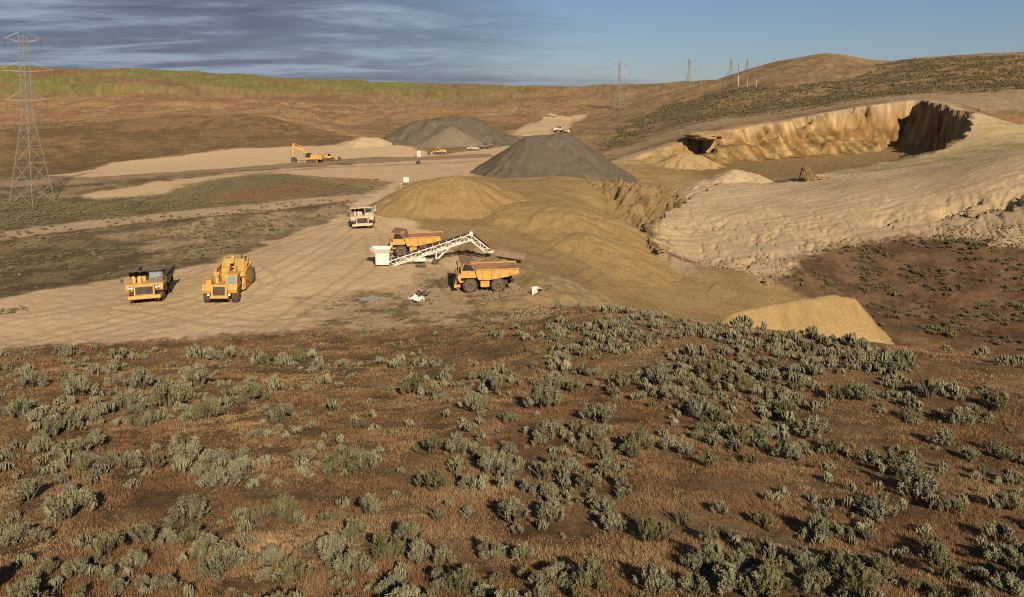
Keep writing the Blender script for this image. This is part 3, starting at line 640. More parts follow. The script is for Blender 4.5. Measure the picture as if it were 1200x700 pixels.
# ------------------------------------------------------------------ haul truck
def haul_truck(name, px, py, rz, label, body, bedmat, canopymat, cabmat, glass=None):
    g = glass or GLASS
    p = hit(px, py); p = (p[0]+math.sin(rz)*2.0, p[1]-math.cos(rz)*2.0, p[2]); root = empty(name, p, rz, label, 'haul truck', 'haul trucks')
    MB().box(-.62, .62, -3.9, 3.9, .95, 1.6).box(-.35, .35, -4.2, -3.8, 1.1, 1.5).tube((-1.9, -2.0, 1.05), (1.9, -2.0, 1.05), .42, n=12).tube((-1.6, 2.0, 1.05), (1.6, 2.0, 1.05), .25, n=10).build('chassis', DARK, root)
    MB().box(-2.05, 2.05, 3.95, 4.3, .85, 1.30).box(-2.05, -1.55, 3.4, 4.0, .9, 1.2).box(1.55, 2.05, 3.4, 4.0, .9, 1.2).build('bumper', body, root)
    nose = MB().box(-1.15, 1.15, 2.6, 4.02, 1.32, 2.72, .08).box(-1.30, -1.12, 3.6, 4.1, 1.32, 2.6).box(1.12, 1.30, 3.6, 4.1, 1.32, 2.6).box(-1.12, 1.12, 3.8, 4.1, 2.45, 2.68).build('hood', body, root)
    gm = MB().box(-1.08, 1.08, 4.02, 4.06, 1.42, 2.42)
    for k in range(9): gm.box(-1.05, 1.05, 4.06, 4.10, 1.48+k*.105, 1.50+k*.105, .005)
    gm.build('grille', DARK, nose)
    # deck, fenders
    MB().box(-2.35, 2.35, 1.15, 3.75, 2.62, 2.78).prism([(3.75, 2.62), (3.75, 2.1), (3.55, 1.75), (3.40, 1.75), (3.25, 2.62)], 1.32, 2.35).prism([(3.75, 2.62), (3.75, 2.1), (3.55, 1.75), (3.40, 1.75), (3.25, 2.62)], -2.35, -1.32).box(-2.35, -2.2, 1.15, 3.3, 2.3, 2.62).box(2.2, 2.35, 1.15, 3.3, 2.3, 2.62).build('deck', body, root)
    for sx in (-1, 1):
        for dx in (1.50, 1.86): MB().lathe([(0, .16), (.07, .16), (.09, .11)], 0, 0, 0, 12).build('headlight', LAMP, root).matrix_local = Matrix.Translation((sx*dx, 3.77, 2.28)) @ Matrix.Rotation(math.pi/2, 4, 'Z')
    # cab on the left of the deck
    cab = MB().prism([(1.35, 2.78), (3.25, 2.78), (3.35, 3.42), (3.0, 4.18), (1.40, 4.22), (1.32, 3.4)], -2.15, -.55).box(-2.22, -.48, 1.30, 3.12, 4.20, 4.30, .04).build('cab', cabmat, root)
    MB().slab((3.385, 3.44), (3.055, 4.12), -.03, -2.02, -.68).build('windshield', g, cab)
    MB().prism([(1.45, 3.30), (3.20, 3.30), (2.92, 4.12), (1.45, 4.14)], -2.185, -2.15).build('side_window', g, cab)
    MB().prism([(1.6, 3.42), (3.12, 3.42), (2.86, 4.08), (1.6, 4.10)], -.55, -.515).build('side_window', g, cab)
    MB().box(-2.19, -2.16, 2.34, 2.40, 2.84, 4.05, .005).box(-2.23, -2.16, 1.75, 1.80, 3.1, 3.4, .005).build('door_frame', DARK, cab)
    # air cleaners, box and rail on the right of the deck
    MB().lathe([(0, .30), (.75, .30), (.85, .2), (.95, .2)], .75, 2.9, 2.78, 14, 'z').lathe([(0, .30), (.75, .30), (.85, .2), (.95, .2)], 1.5, 2.9, 2.78, 14, 'z').build('air_cleaner', cabmat if body is WHITE else body, root)
    MB().box(.1, 1.2, 1.5, 2.3, 2.78, 3.5).build('tank_box', body, root)
    rl = MB()
    for x in (-2.28, -1.6, 1.5, 2.28): rl.tube((x, 3.66, 2.7), (x, 3.66, 3.75), .028, n=5)
    rl.path([(-2.28, 3.66, 3.75), (-1.6, 3.66, 3.75)], .028).path([(1.5, 3.66, 3.75), (2.28, 3.66, 3.75), (2.28, 1.4, 3.75)], .028).path([(1.5, 3.66, 3.25), (2.28, 3.66, 3.25), (2.28, 1.4, 3.25)], .024)
    rl.tube((2.28, 2.5, 2.7), (2.28, 2.5, 3.75), .028, n=5); rl.build('handrail', body, root)
    ld = MB()
    for sx in (-1, 1):
        for x in (1.36, 1.86): ld.tube((sx*x, 4.32, .55), (sx*x, 3.95, 2.66), .03, n=5)
        for k in range(6): z = .6+k*.38; y = 4.32-.37*(z-.55)/2.11; ld.tube((sx*1.36, y, z), (sx*1.86, y, z), .026, n=5)
    ld.build('ladder', DARK, root)
    for sx in (-1, 1): MB().tube((sx*2.3, 3.6, 3.3), (sx*2.75, 3.75, 3.4), .025, n=5).box(sx*2.75-.17, sx*2.75+.17, 3.72, 3.80, 3.1, 3.62).build('mirror', DARK, root)
    # dump bed: two side plates, floor, sloped front, canopy, tail
    sides = []
    sidep = [(.85, 1.95), (1.30, 3.35), (-4.9, 3.48), (-4.95, 2.85), (-3.2, 2.35), (-.6, 1.9)]
    for sx in (-1, 1):
        bs = MB(); sides.append(bs); x0, x1 = sorted((sx*2.28, sx*2.16)); bs.prism(sidep, x0, x1)
        for y, z0, z1 in ((.2, 1.98, 3.30), (-1.1, 2.05, 3.33), (-2.4, 2.30, 3.37), (-3.7, 2.60, 3.40)):
            a, b_ = sorted((sx*2.28, sx*2.40)); bs.box(a, b_, y-.10, y+.10, z0, z1)
        a, b_ = sorted((sx*2.10, sx*2.42)); bs.slab((1.25, 3.34), (-4.95, 3.47), -.13, a, b_)
    bs = None
    fl = MB().slab((.85, 2.05), (-4.9, 2.95), -.16, -2.16, 2.16).slab((.82, 2.0), (1.55, 4.15), .14, -2.16, 2.16)
    for sx in (-1, 1): fl.prism([(1.0, 2.1), (1.28, 3.3), (-4.85, 3.43), (-4.88, 2.95), (-3.2, 2.5), (-.6, 2.05)], *sorted((sx*2.155, sx*2.10)))
    bed = fl.build('dump_bed', bedmat, root)
    for mb_ in sides: mb_.build('side_panel', body if bedmat is not DARK else DARK, bed)
    cn = MB().slab((1.42, 4.20), (3.45, 4.56), -.14, -2.25, 2.25).prism([(1.1, 3.3), (1.55, 4.16), (3.40, 4.50), (3.40, 4.40), (2.0, 4.05), (1.4, 3.35)], -2.30, -2.20).prism([(1.1, 3.3), (1.55, 4.16), (3.40, 4.50), (3.40, 4.40), (2.0, 4.05), (1.4, 3.35)], 2.20, 2.30)
    for x in (-1.4, -.5, .5, 1.4): cn.slab((1.55, 4.03), (3.40, 4.38), -.12, x-.06, x+.06)
    cn.build('canopy', canopymat, bed)
    MB().box(-1.95, -1.0, -.75, .55, .85, 1.85, .12).build('fuel_tank', body, root)
    MB().box(1.0, 1.95, -.75, .55, .95, 1.75, .12).build('hydraulic_tank', body, root)
    for sx in (-1, 1): MB().tube((sx*.85, .3, 1.2), (sx*.85, -1.6, 2.15), .12, n=10).tube((sx*.85, -1.2, 1.95), (sx*.85, -2.4, 2.5), .075, n=8).build('hoist_cylinder', GREY, root)
    MB().box(-1.9, -1.2, -4.3, -4.05, 1.3, 1.75).box(1.2, 1.9, -4.3, -4.05, 1.3, 1.75).box(-1.9, 1.9, -4.1, -3.9, 1.45, 1.6).build('tail_bracket', DARK, root)
    for sx in (-1, 1): MB().prism([(-4.0, 1.5), (-3.75, 2.5), (-3.72, 2.5), (-3.95, 1.2)], *sorted((sx*1.25, sx*2.15))).build('mud_flap', DARK, root)
    for sx in (-1, 1):
        wheel(root, sx*1.75, 2.0, 1.06, .66, body, sx); wheel(root, sx*1.86, -2.0, 1.06, .60, body, sx); wheel(root, sx*1.18, -2.0, 1.06, .60, DARK, sx)
    root.scale = (.93,)*3; seat(root, [(-1.75, 2), (1.75, 2), (-1.75, -2), (1.75, -2)]); return root
haul_truck('haul_truck', 174, 353, R_(192), 'yellow haul truck facing the camera with dark canopy and dark weathered bed', YEL2, DARK, DARK, GREY, GLASS2)
haul_truck('haul_truck', 549, 339, R_(96), 'yellow haul truck with rusty open bed parked in front of the conveyor', YEL, RUST, RUST, YEL)
haul_truck('haul_truck', 471, 299, R_(90), 'yellow haul truck half hidden behind the white conveyor', YEL, RUST, RUST, YEL)
haul_truck('haul_truck', 426, 267, R_(186), 'old dusty white haul truck standing alone on the track', CREAM, RUST, CREAM, CREAM)

# ------------------------------------------------------------------ scraper
def scraper():
    a_ = R_(187); p = hit(258, 358); p = (p[0]+math.sin(a_)*4.7, p[1]-math.cos(a_)*4.7, p[2]); root = empty('motor_scraper', p, a_, 'yellow wheel tractor scraper with tall exhaust stacks beside the dark canopied haul truck', 'scraper')
    Y_ = YEL
    MB().box(-.7, .7, 1.6, 6.2, .95, 1.7).tube((-1.7, 4.3, 1.2), (1.7, 4.3, 1.2), .35, n=10).build('tractor_frame', DARK, root)
    hd = MB().box(-.85, .85, 3.6, 6.3, 1.55, 2.75, .1).box(-.98, .98, 6.1, 6.42, 1.25, 2.85, .06).box(-1.15, 1.15, 6.05, 6.5, 1.05, 1.30).build('hood', Y_, root)
    gm = MB().box(-.72, .72, 6.42, 6.46, 1.45, 2.60)
    for k in range(8): gm.box(-.7, .7, 6.46, 6.49, 1.5+k*.14, 1.53+k*.14, .006)
    gm.build('grille', DARK, hd)
    for sx in (-1, 1): MB().lathe([(0, .15), (.08, .15)], 0, 0, 0, 10).build('headlight', LAMP, root).matrix_local = Matrix.Translation((sx*1.25, 6.45, 1.55)) @ Matrix.Rotation(math.pi/2, 4, 'Z')
    for sx in (-1, 1): MB().prism([(5.9, 1.6), (6.1, 2.1), (5.6, 2.7), (3.2, 2.7), (2.9, 2.2), (3.1, 2.2), (3.4, 2.52), (5.4, 2.52), (5.8, 2.0)], *sorted((sx*1.0, sx*2.1))).build('fender', Y_, root)
    cab = MB().prism([(3.3, 1.9), (5.85, 1.9), (5.75, 2.75), (5.35, 3.85), (3.35, 3.9)], -2.05, -.75).box(-2.15, -.65, 3.2, 5.5, 3.88, 4.02, .05).build('cab', Y_, root)
    MB().slab((5.80, 2.82), (5.43, 3.75), -.03, -1.92, -.9).build('windshield', GLASS2, cab)
    MB().prism([(3.6, 2.9), (5.6, 2.9), (5.25, 3.7), (3.6, 3.75)], -2.085, -2.05).build('side_window', GLASS, cab)
    MB().box(1.05, 1.75, 4.6, 5.6, 2.7, 3.35, .06).box(1.2, 2.0, 5.3, 5.95, 1.95, 2.5, .05).build('battery_box', Y_, root)
    MB().lathe([(0, .22), (.7, .22), (.78, .12)], .55, 4.6, 2.75, 12, 'z').build('air_cleaner', Y_, root)
    MB().tube((.25, 4.0, 2.7), (.25, 4.0, 4.2), .09, n=8).tube((.25, 4.0, 4.2), (.35, 3.85, 4.45), .08, n=8).build('exhaust_stack', RUST, root)
    # hitch, gooseneck
    MB().box(-.55, .55, 1.3, 2.6, 1.0, 3.0, .08).tube((0, 1.9, .9), (0, 1.9, 3.2), .3, n=12).build('hitch', Y_, root)
    gn = MB().prism([(2.3, 2.7), (2.3, 3.5), (1.2, 4.1), (-.2, 3.9), (-.9, 3.2), (-.9, 2.6), (0, 3.1), (1.0, 3.2), (1.6, 2.7)], -.42, .42)
    gn.box(-2.0, 2.0, -1.1, -.5, 2.5, 3.1, .06).build('gooseneck', Y_, root)
    for sx in (-1, 1):
        MB().prism([(-1.1, 2.6), (-.5, 3.0), (-1.4, 1.9), (-3.6, 1.1), (-3.7, 1.5), (-1.8, 2.2)], *sorted((sx*1.98, sx*2.15))).build('draft_arm', Y_, root)
        MB().tube((sx*.55, 1.2, 1.4), (sx*.55, 2.8, 1.5), .11, n=8).build('steering_cylinder', GREY, root)
        MB().tube((sx*.8, .1, 3.3), (sx*.8, -.9, 4.3), .13, n=10).tube((sx*.8, -.9, 4.3), (sx*.8, -1.7, 2.2), .08, n=8).build('lift_cylinder', Y_, root)
    MB().prism([(-1.2, .6), (-1.0, 2.5), (-1.8, 3.2), (-6.1, 3.2), (-6.3, .7), (-5.8, .45), (-1.6, .45)], -1.95, -1.82).prism([(-1.2, .6), (-1.0, 2.5), (-1.8, 3.2), (-6.1, 3.2), (-6.3, .7), (-5.8, .45), (-1.6, .45)], 1.82, 1.95).slab((-1.6, .5), (-6.2, .6), -.1, -1.83, 1.83).slab((-6.15, .6), (-6.3, 3.5), .12, -1.83, 1.83).box(-2.05, -1.78, -6.2, -1.8, 3.18, 3.34).box(1.78, 2.05, -6.2, -1.8, 3.18, 3.34).build('bowl', Y_, root)
    MB().prism([(-1.0, .5), (-.7, 1.4), (-1.1, 2.5), (-1.25, 2.5), (-.9, 1.4), (-1.2, .5)], -1.8, 1.8).build('apron', Y_, root)
    MB().box(-.2, .2, -3.6, -3.2, 3.2, 4.9, .05).slab((-4.5, 3.3), (-2.0, 4.3), -.25, -.25, .25).box(-1.4, 1.4, -4.4, -4.0, 2.2, 4.3, .06).build('ejector_frame', Y_, root)
    MB().box(-1.0, 1.0, -9.6, -6.3, 1.3, 2.9, .12).box(-1.3, 1.3, -9.9, -9.5, 1.0, 2.3, .08).build('rear_engine', Y_, root)
    MB().tube((-.5, -7.2, 2.8), (-.5, -7.2, 5.0), .11, n=8).build('exhaust_stack', DARK, root)
    MB().tube((-1.1, -6.6, 2.8), (-1.1, -6.6, 4.2), .12, n=8).build('exhaust_stack', DARK, root)
    hr = MB()
    for x in (1.1, 2.0): hr.tube((x, 5.7, 2.6), (x, 5.7, 3.6), .03, n=5).tube((x, 3.4, 2.6), (x, 3.4, 3.6), .03, n=5).path([(x, 5.7, 3.6), (x, 3.4, 3.6)], .03)
    hr.path([(1.1, 5.7, 3.6), (2.0, 5.7, 3.6)], .03); hr.build('handrail', Y_, root)
    for k, (a, b_) in enumerate([((.2, 2.6, 2.8), (.5, .2, 3.9)), ((-.2, 2.6, 2.8), (-.5, .2, 3.9)), ((.7, 3.3, 2.6), (.6, 1.6, 3.5)), ((-.6, 3.2, 2.5), (-.5, 1.4, 3.4))]): MB().path([a, tuple((Vector(a)+Vector(b_))/2+Vector((0, 0, .35))), b_], .07, 6).build('hose', DARK, root)
    MB().box(-.6, .6, 2.7, 3.5, 1.7, 2.6, .05).box(-1.6, 1.6, -.9, .2, 1.2, 2.4, .05).box(1.0, 1.9, 3.4, 4.4, 1.7, 2.45, .05).build('dark_gap_fill', DARK, root)  # dark boxes set in the gaps, standing in for shade between parts
    for sx in (-1, 1): MB().prism([(-6.4, 3.3), (-6.4, 4.2), (-5.2, 3.9), (-4.4, 3.35)], *sorted((sx*1.5, sx*1.62))).build('bowl_wing', Y_, root)
    for sx in (-1, 1):
        wheel(root, sx*1.70, 4.3, 1.18, .80, YEL, sx); wheel(root, sx*1.70, -7.6, 1.18, .80, YEL, sx)
    root.scale = (1.0, .82, .95); seat(root, [(-1.7, 4.7), (1.7, 4.7), (-1.7, -8.2), (1.7, -8.2)]); return root
scraper()

# ------------------------------------------------------------------ conveyor
def conveyor():
    p = hit(500, 309); root = empty('conveyor', p, 0, 'white mobile belt conveyor with hopper, truss boom and folded head', 'conveyor')
    k = 1.0/7.05
    # local: x along the picture's right, z up; base point is at px 500
    def X_(px): return (px-500)*k
    def beam(mb, a, b, w=.11): mb.tube(a, b, w, n=4)
    A = (X_(455), .45); B = (X_(552), 5.0); D = (X_(573), 2.55)
    tr = MB()
    def truss(mb, a, b, d, n, ys=(-.55, .55)):
        dx, dz = b[0]-a[0], b[1]-a[1]; L = math.hypot(dx, dz); nx, nz = dz/L*d, -dx/L*d
        for y in ys:
            beam(mb, (a[0], y, a[1]), (b[0], y, b[1])); beam(mb, (a[0]+nx, y, a[1]+nz), (b[0]+nx, y, b[1]+nz))
            for i in range(n):
                t0, t1 = i/n, (i+1)/n; u0 = (a[0]+dx*t0, y, a[1]+dz*t0); l1 = (a[0]+nx+dx*t1, y, a[1]+nz+dz*t1); l0 = (a[0]+nx+dx*t0, y, a[1]+nz+dz*t0); u1 = (a[0]+dx*t1, y, a[1]+dz*t1)
                beam(mb, l0, u1, .06) if i % 2 else beam(mb, u0, l1, .06)
                beam(mb, u1, l1, .055)
        for i in range(n+1):
            t0 = i/n
            for q in (0, 1): beam(mb, (a[0]+dx*t0+nx*q, ys[0], a[1]+dz*t0+nz*q), (a[0]+dx*t0+nx*q, ys[1], a[1]+dz*t0+nz*q), .045)
    truss(tr, A, B, .95, 11); tr.build('main_truss', WHITE, root)
    hd = MB(); truss(hd, (B[0]+.1, B[1]-.1), D, .8, 4); hd.box(D[0]-.1, D[0]+.85, -.7, .7, D[1]-.62, D[1]-.45, .02); fh = hd.build('folding_head', WHITE, root)
    MB().tube((D[0]+.25, -.5, D[1]-.1), (D[0]+.25, .5, D[1]-.1), .24, n=12).build('drive_motor', GREY, fh)
    def belt(a, b, n=1):
        m_ = MB(); dx, dz = b[0]-a[0], b[1]-a[1]; L = math.hypot(dx, dz); ux, uz = -dz/L, dx/L
        for lo_, hi_ in ((.10, .15), (-.30, -.26)):
            pts = []
            for (x, z) in (a, b):
                for y, e in ((-.5, .16), (-.2, 0), (.2, 0), (.5, .16)):
                    for q in (lo_, hi_): pts.append((x+ux*(q+e), y, z+uz*(q+e)))
            fs = []
            for j in range(3): s_ = j*2; fs += [(s_, s_+2, s_+10, s_+8), (s_+1, s_+9, s_+11, s_+3)]
            fs += [(0, 8, 9, 1), (6, 7, 15, 14), (0, 1, 3, 2), (2, 3, 5, 4), (4, 5, 7, 6), (8, 10, 11, 9), (10, 12, 13, 11), (12, 14, 15, 13)]
            m_.poly(pts, fs)
        return m_
    belt(A, B).build('belt', DARK, root); belt((B[0]+.1, B[1]-.1), D).build('belt', DARK, fh)
    for i in range(12):
        rl = MB()
        t0 = (i+.5)/12; x, z = A[0]+(B[0]-A[0])*t0, A[1]+(B[1]-A[1])*t0; rl.tube((x, -.62, z+.08), (x, .62, z+.08), .06, n=6); rl.box(x-.04, x+.04, -.66, -.58, z, z+.38, .01); rl.build('idler_roller', WHITE, root)
    MB().tube((B[0]+.05, -.66, B[1]+.05), (B[0]+.05, .66, B[1]+.05), .34, n=14).build('head_pulley', WHITE, root)
    # hopper
    x0, x1 = X_(440), X_(457); hp = MB()
    hp.box(x0+.15, x1-.05, -1.0, 1.0, .05, 2.05, .03)
    b0 = [(x0+.12, -1.03, 2.0), (x1-.02, -1.03, 2.0), (x1-.02, 1.03, 2.0), (x0+.12, 1.03, 2.0)]; b1 = [(x0-.75, -1.5, 2.75), (x1+.25, -1.5, 2.75), (x1+.25, 1.5, 2.75), (x0-.75, 1.5, 2.75)]
    b2 = [(x0-.65, -1.42, 2.75), (x1+.17, -1.42, 2.75), (x1+.17, 1.42, 2.75), (x0-.65, 1.42, 2.75)]; b3 = [(a+.0, b_*.9, c+.06) for a, b_, c in b0]
    hp.poly(b0+b1+b2+b3, [(i, (i+1) % 4, 4+(i+1) % 4, 4+i) for i in range(4)]+[(4+i, 4+(i+1) % 4, 8+(i+1) % 4, 8+i) for i in range(4)]+[(8+i, 8+(i+1) % 4, 12+(i+1) % 4, 12+i) for i in range(4)]+[(12, 13, 14, 15)])
    for x in (x0+.9, x1-.3): hp.box(x-.05, x+.05, -1.06, -1.0, .1, 2.0, .01)
    hp.build('hopper', WHITE, root)
    MB().tube((x0+1.2, -1.10, 1.0), (x0+1.2, -1.10, 1.35), .03, n=5).box(x0+.7, x0+1.7, -1.04, -1.01, .5, 1.7, .01).build('hopper_door', WHITE, root)
    # undercarriage: wheels on an axle, two struts
    ax = X_(511); un = MB()
    for y in (-.75, .75):
        beam(un, (ax, y, .6), (X_(512), y*.8, 2.3), .10); beam(un, (ax+.05, y, .6), (X_(533), y*.75, 3.6), .09); beam(un, (ax, y, .6), (X_(470), y*.7, .55), .08); beam(un, (X_(512), y*.8, 2.3), (X_(492), y*.7, 1.3), .06)
    un.tube((ax, -1.1, .55), (ax, 1.1, .55), .09, n=8); un.build('undercarriage', WHITE, root)
    for sy in (-1, 1):
        w_ = MB().lathe([(-.16, .3), (-.17, .48), (-.1, .54), (.1, .54), (.17, .48), (.16, .3)], 0, 0, 0, 18).build('wheel', RUBBER, root)
        w_.matrix_local = Matrix.Translation((ax, sy*1.05, .52)) @ Matrix.Rotation(math.pi/2, 4, 'Z')
        MB().lathe([(-.19*sy*0+.185*(-sy), .34), (.20*(-sy), .30), (.17*(-sy), .1), (0, .1)], 0, 0, 0, 14).build('rim', WHITE, w_)
    MB().box(X_(486), X_(499), -.45, .45, .55, 1.05).build('engine_box', WHITE, root)
    root.rotation_euler.z = R_(2); root.scale = (.92,)*3; return root
conveyor()

# ------------------------------------------------------------------ excavator, loaders, small trucks
def excavator():
    p = hit(366, 190.5); root = empty('excavator', p, R_(86), 'yellow tracked excavator with raised boom and stick reaching down to the left', 'excavator')
    for sx in (-1, 1):
        pr = [(-2.4, .15), (-2.7, .5), (-2.4, .95), (2.4, .95), (2.7, .5), (2.4, .15), (2.1, 0), (-2.1, 0)]
        tk = MB().prism(pr, *sorted((sx*1.1, sx*1.75)))
        for k in range(14): y = -2.2+k*.34; tk.box(*sorted((sx*1.08, sx*1.78)), y-.06, y+.06, .93, 1.01, .01)
        t_ = tk.build('track', DARK, root); MB().lathe([(0, .34), (.05, .34)], sx*1.76, 2.25, .5, 12).lathe([(0, .34), (.05, .34)], sx*1.76, -2.25, .5, 12).build('sprocket', YEL, t_)
    MB().box(-1.1, 1.1, -1.2, 1.2, .5, 1.25).build('undercarriage', DARK, root)
    hs = MB().box(-1.6, 1.6, -3.3, 1.9, 1.25, 2.3, .08).box(-1.6, 1.6, -3.4, .2, 2.3, 3.0, .12).box(.1, 1.55, .2, 1.6, 2.3, 2.75, .06).build('house', YEL, root)
    MB().box(-1.65, 1.65, -4.1, -3.3, 1.25, 2.75, .2).build('counterweight', YEL, root)
    MB().tube((-.6, -2.4, 3.0), (-.6, -2.4, 3.8), .12, n=8).build('exhaust_stack', DARK, root)
    MB().lathe([(0, .45), (.5, .45), (.7, .2)], .4, -1.6, 3.0, 12, 'z').build('air_cleaner', YEL, root)
    cab = MB().prism([(.1, 1.9), (1.95, 1.9), (2.0, 2.7), (1.6, 3.6), (.1, 3.65)], -1.65, -.45).build('cab', DARK, root)
    MB().slab((2.03, 2.3), (1.66, 3.5), -.03, -1.55, -.55).build('windshield', GLASS, cab); MB().prism([(.3, 2.3), (1.8, 2.4), (1.5, 3.45), (.3, 3.5)], -1.69, -1.65).build('side_window', GLASS, cab)
    bm_ = MB().prism([(1.5, 2.0), (1.3, 2.5), (3.2, 5.0), (4.6, 5.65), (6.8, 6.3), (7.2, 6.0), (6.9, 5.75), (4.9, 5.0), (3.8, 4.3)], -.15, .55).build('boom', YEL, root)
    for x in (-.25, .65): MB().tube((x, 2.0, 1.9), (x, 3.2, 3.5), .14, n=8).tube((x, 3.2, 3.5), (x, 4.2, 4.75), .09, n=8).build('boom_cylinder', GREY, bm_)
    MB().tube((.2, 3.6, 5.7), (.2, 5.0, 6.4), .13, n=8).tube((.2, 5.0, 6.4), (.2, 6.5, 7.05), .08, n=8).build('stick_cylinder', YEL, bm_)
    st = MB().prism([(6.5, 7.2), (7.2, 7.3), (7.5, 6.2), (7.75, 2.2), (7.4, 1.9), (7.1, 2.2), (6.7, 5.8)], -.05, .45).build('stick', YEL, root)
    MB().tube((.2, 7.55, 5.9), (.2, 7.85, 3.4), .12, n=8).tube((.2, 7.85, 3.4), (.2, 7.9, 2.5), .07, n=8).build('bucket_cylinder', GREY, st)
    MB().prism([(7.8, 2.1), (7.1, 2.0), (6.2, 1.4), (6.0, .6), (6.5, .1), (7.5, .1), (8.1, .7), (8.0, .95), (7.3, .5), (6.6, .6), (6.5, 1.1), (7.2, 1.6), (7.8, 1.7)], -.65, 1.05).prism([(7.8, 2.1), (7.1, 2.0), (6.2, 1.4), (6.0, .6), (6.5, .1), (7.5, .1), (8.1, .7)], -.68, -.6).prism([(7.8, 2.1), (7.1, 2.0), (6.2, 1.4), (6.0, .6), (6.5, .1), (7.5, .1), (8.1, .7)], 1.0, 1.08).build('bucket', DARK, st)
    root.scale = (.93,)*3; seat(root, [(-1.4, 2.2), (1.4, 2.2), (-1.4, -2.2), (1.4, -2.2)]); return root
excavator()

def loader(px, py, rz, label, body, scale=1.0, bucket_up=False, cat='wheel loader', world=None):
    p = world or hit(px, py); root = empty('wheel_loader', p, rz, label, cat, 'wheel loaders')
    MB().box(-.5, .5, -3.2, 2.2, .75, 1.3).build('chassis', DARK, root)
    MB().box(-.95, .95, -3.5, -.7, 1.3, 2.35, .15).box(-1.25, 1.25, -3.8, -3.4, .9, 1.8, .1).build('engine_cover', body, root)
    MB().tube((.35, -1.6, 2.3), (.35, -1.6, 3.1), .09, n=8).build('exhaust_stack', DARK, root)
    cab = MB().prism([(-.6, 1.3), (.9, 1.3), (1.0, 2.1), (.8, 3.2), (-.6, 3.2)], -.8, .8).box(-.9, .9, -.75, 1.0, 3.18, 3.32, .04).build('cab', body, root)
    MB().slab((1.03, 2.1), (.85, 3.1), -.03, -.7, .7).build('windshield', GLASS, cab)
    for sx in (-1, 1): MB().prism([(-.45, 2.05), (.85, 2.1), (.68, 3.08), (-.45, 3.08)], *sorted((sx*.80, sx*.835))).build('side_window', GLASS, cab)
    ar = MB(); tip = (4.4, 2.7) if bucket_up else (4.1, .75)
    for sx in (-1, 1): ar.slab((1.0, 2.0), (2.6, 1.6 if not bucket_up else 2.4), -.3, *sorted((sx*.55, sx*.75))).slab((2.6, 1.6 if not bucket_up else 2.4), tip, -.3, *sorted((sx*.55, sx*.75)))
    ar.build('lift_arm', body, root)
    y, z = tip; MB().prism([(y, z-.6), (y+1.5, z-.65), (y+1.5, z-.55), (y+.2, z-.45), (y+.15, z+.55), (y+.6, z+.8), (y+.5, z+.85), (y-.1, z+.6)], -1.45, 1.45).prism([(y, z-.6), (y+1.45, z-.62), (y+.6, z+.8), (y-.1, z+.6)], -1.48, -1.42).prism([(y, z-.6), (y+1.45, z-.62), (y+.6, z+.8), (y-.1, z+.6)], 1.42, 1.48).build('bucket', body if body is CREAM else DARK, root)
    for sx in (-1, 1):
        wheel(root, sx*1.15, 1.7, .82, .6, body, sx); wheel(root, sx*1.15, -1.75, .82, .6, body, sx)
    root.scale = (scale,)*3
    if world is None: seat(root, [(-1.1, 1.7), (1.1, 1.7), (-1.1, -1.7), (1.1, -1.7)])
    return root
loader(385, 188.5, R_(-70), 'dark wheeled yellow loader parked right behind the excavator', YEL2, .85)
loader(514, 181, R_(95), 'dusty yellow loader standing alone before the grey brown cone', YEL2, .8)
loader(569, 174.5, R_(-80), 'dark loader digging at the low tan heap behind the pale flatbed truck', GREY, .8, True)
b_ = hit(655, 154); loader(655, 150, R_(-65), 'pale loader just behind the flat top of the dark gravel cone', CREAM, 1.2, False, world=PZ(655, 155.5, float(hz(*PZ(655, 155.5, 1.5)[:2])[0])))

def flatbed(px, py, rz, label, sc, loaded):
    p = hit(px, py); root = empty('flatbed_truck', p, rz, label, 'truck', 'small white trucks')
    MB().box(-.45, .45, -4.2, 3.2, .65, .95).build('chassis', DARK, root)
    cab = MB().prism([(1.2, .9), (3.4, .9), (3.4, 1.8), (2.6, 1.95), (2.3, 2.9), (1.2, 2.95)], -1.15, 1.15).build('cab', CREAM, root)
    MB().slab((2.64, 2.0), (2.36, 2.8), -.03, -1.0, 1.0).build('windshield', GLASS, cab)
    for sx in (-1, 1): MB().prism([(1.4, 1.95), (2.5, 1.95), (2.25, 2.75), (1.4, 2.78)], *sorted((sx*1.15, sx*1.18))).build('side_window', GLASS, cab)
    MB().box(-1.2, 1.2, -4.4, 1.0, .98, 1.15).box(-1.2, 1.2, .85, 1.0, 1.1, 2.3).build('flat_bed', CREAM, root)
    if loaded: MB().box(-1.0, 1.0, -3.8, .4, 1.15, 2.0, .15).build('tool_box', CREAM, root)
    for sx in (-1, 1):
        for y in (2.5, -2.2, -3.3): wheel(root, sx*1.0, y, .5, .34, CREAM, sx)
    root.scale = (sc,)*3; seat(root, [(-1, 2.5), (1, 2.5), (-1, -3), (1, -3)]); return root
flatbed(554, 176.5, R_(72), 'pale flatbed truck in front of the dark loader at the far heaps', .68, True)
flatbed(646, 136.5, R_(60), 'small white truck far off where the tan valley track ends', .9, True)

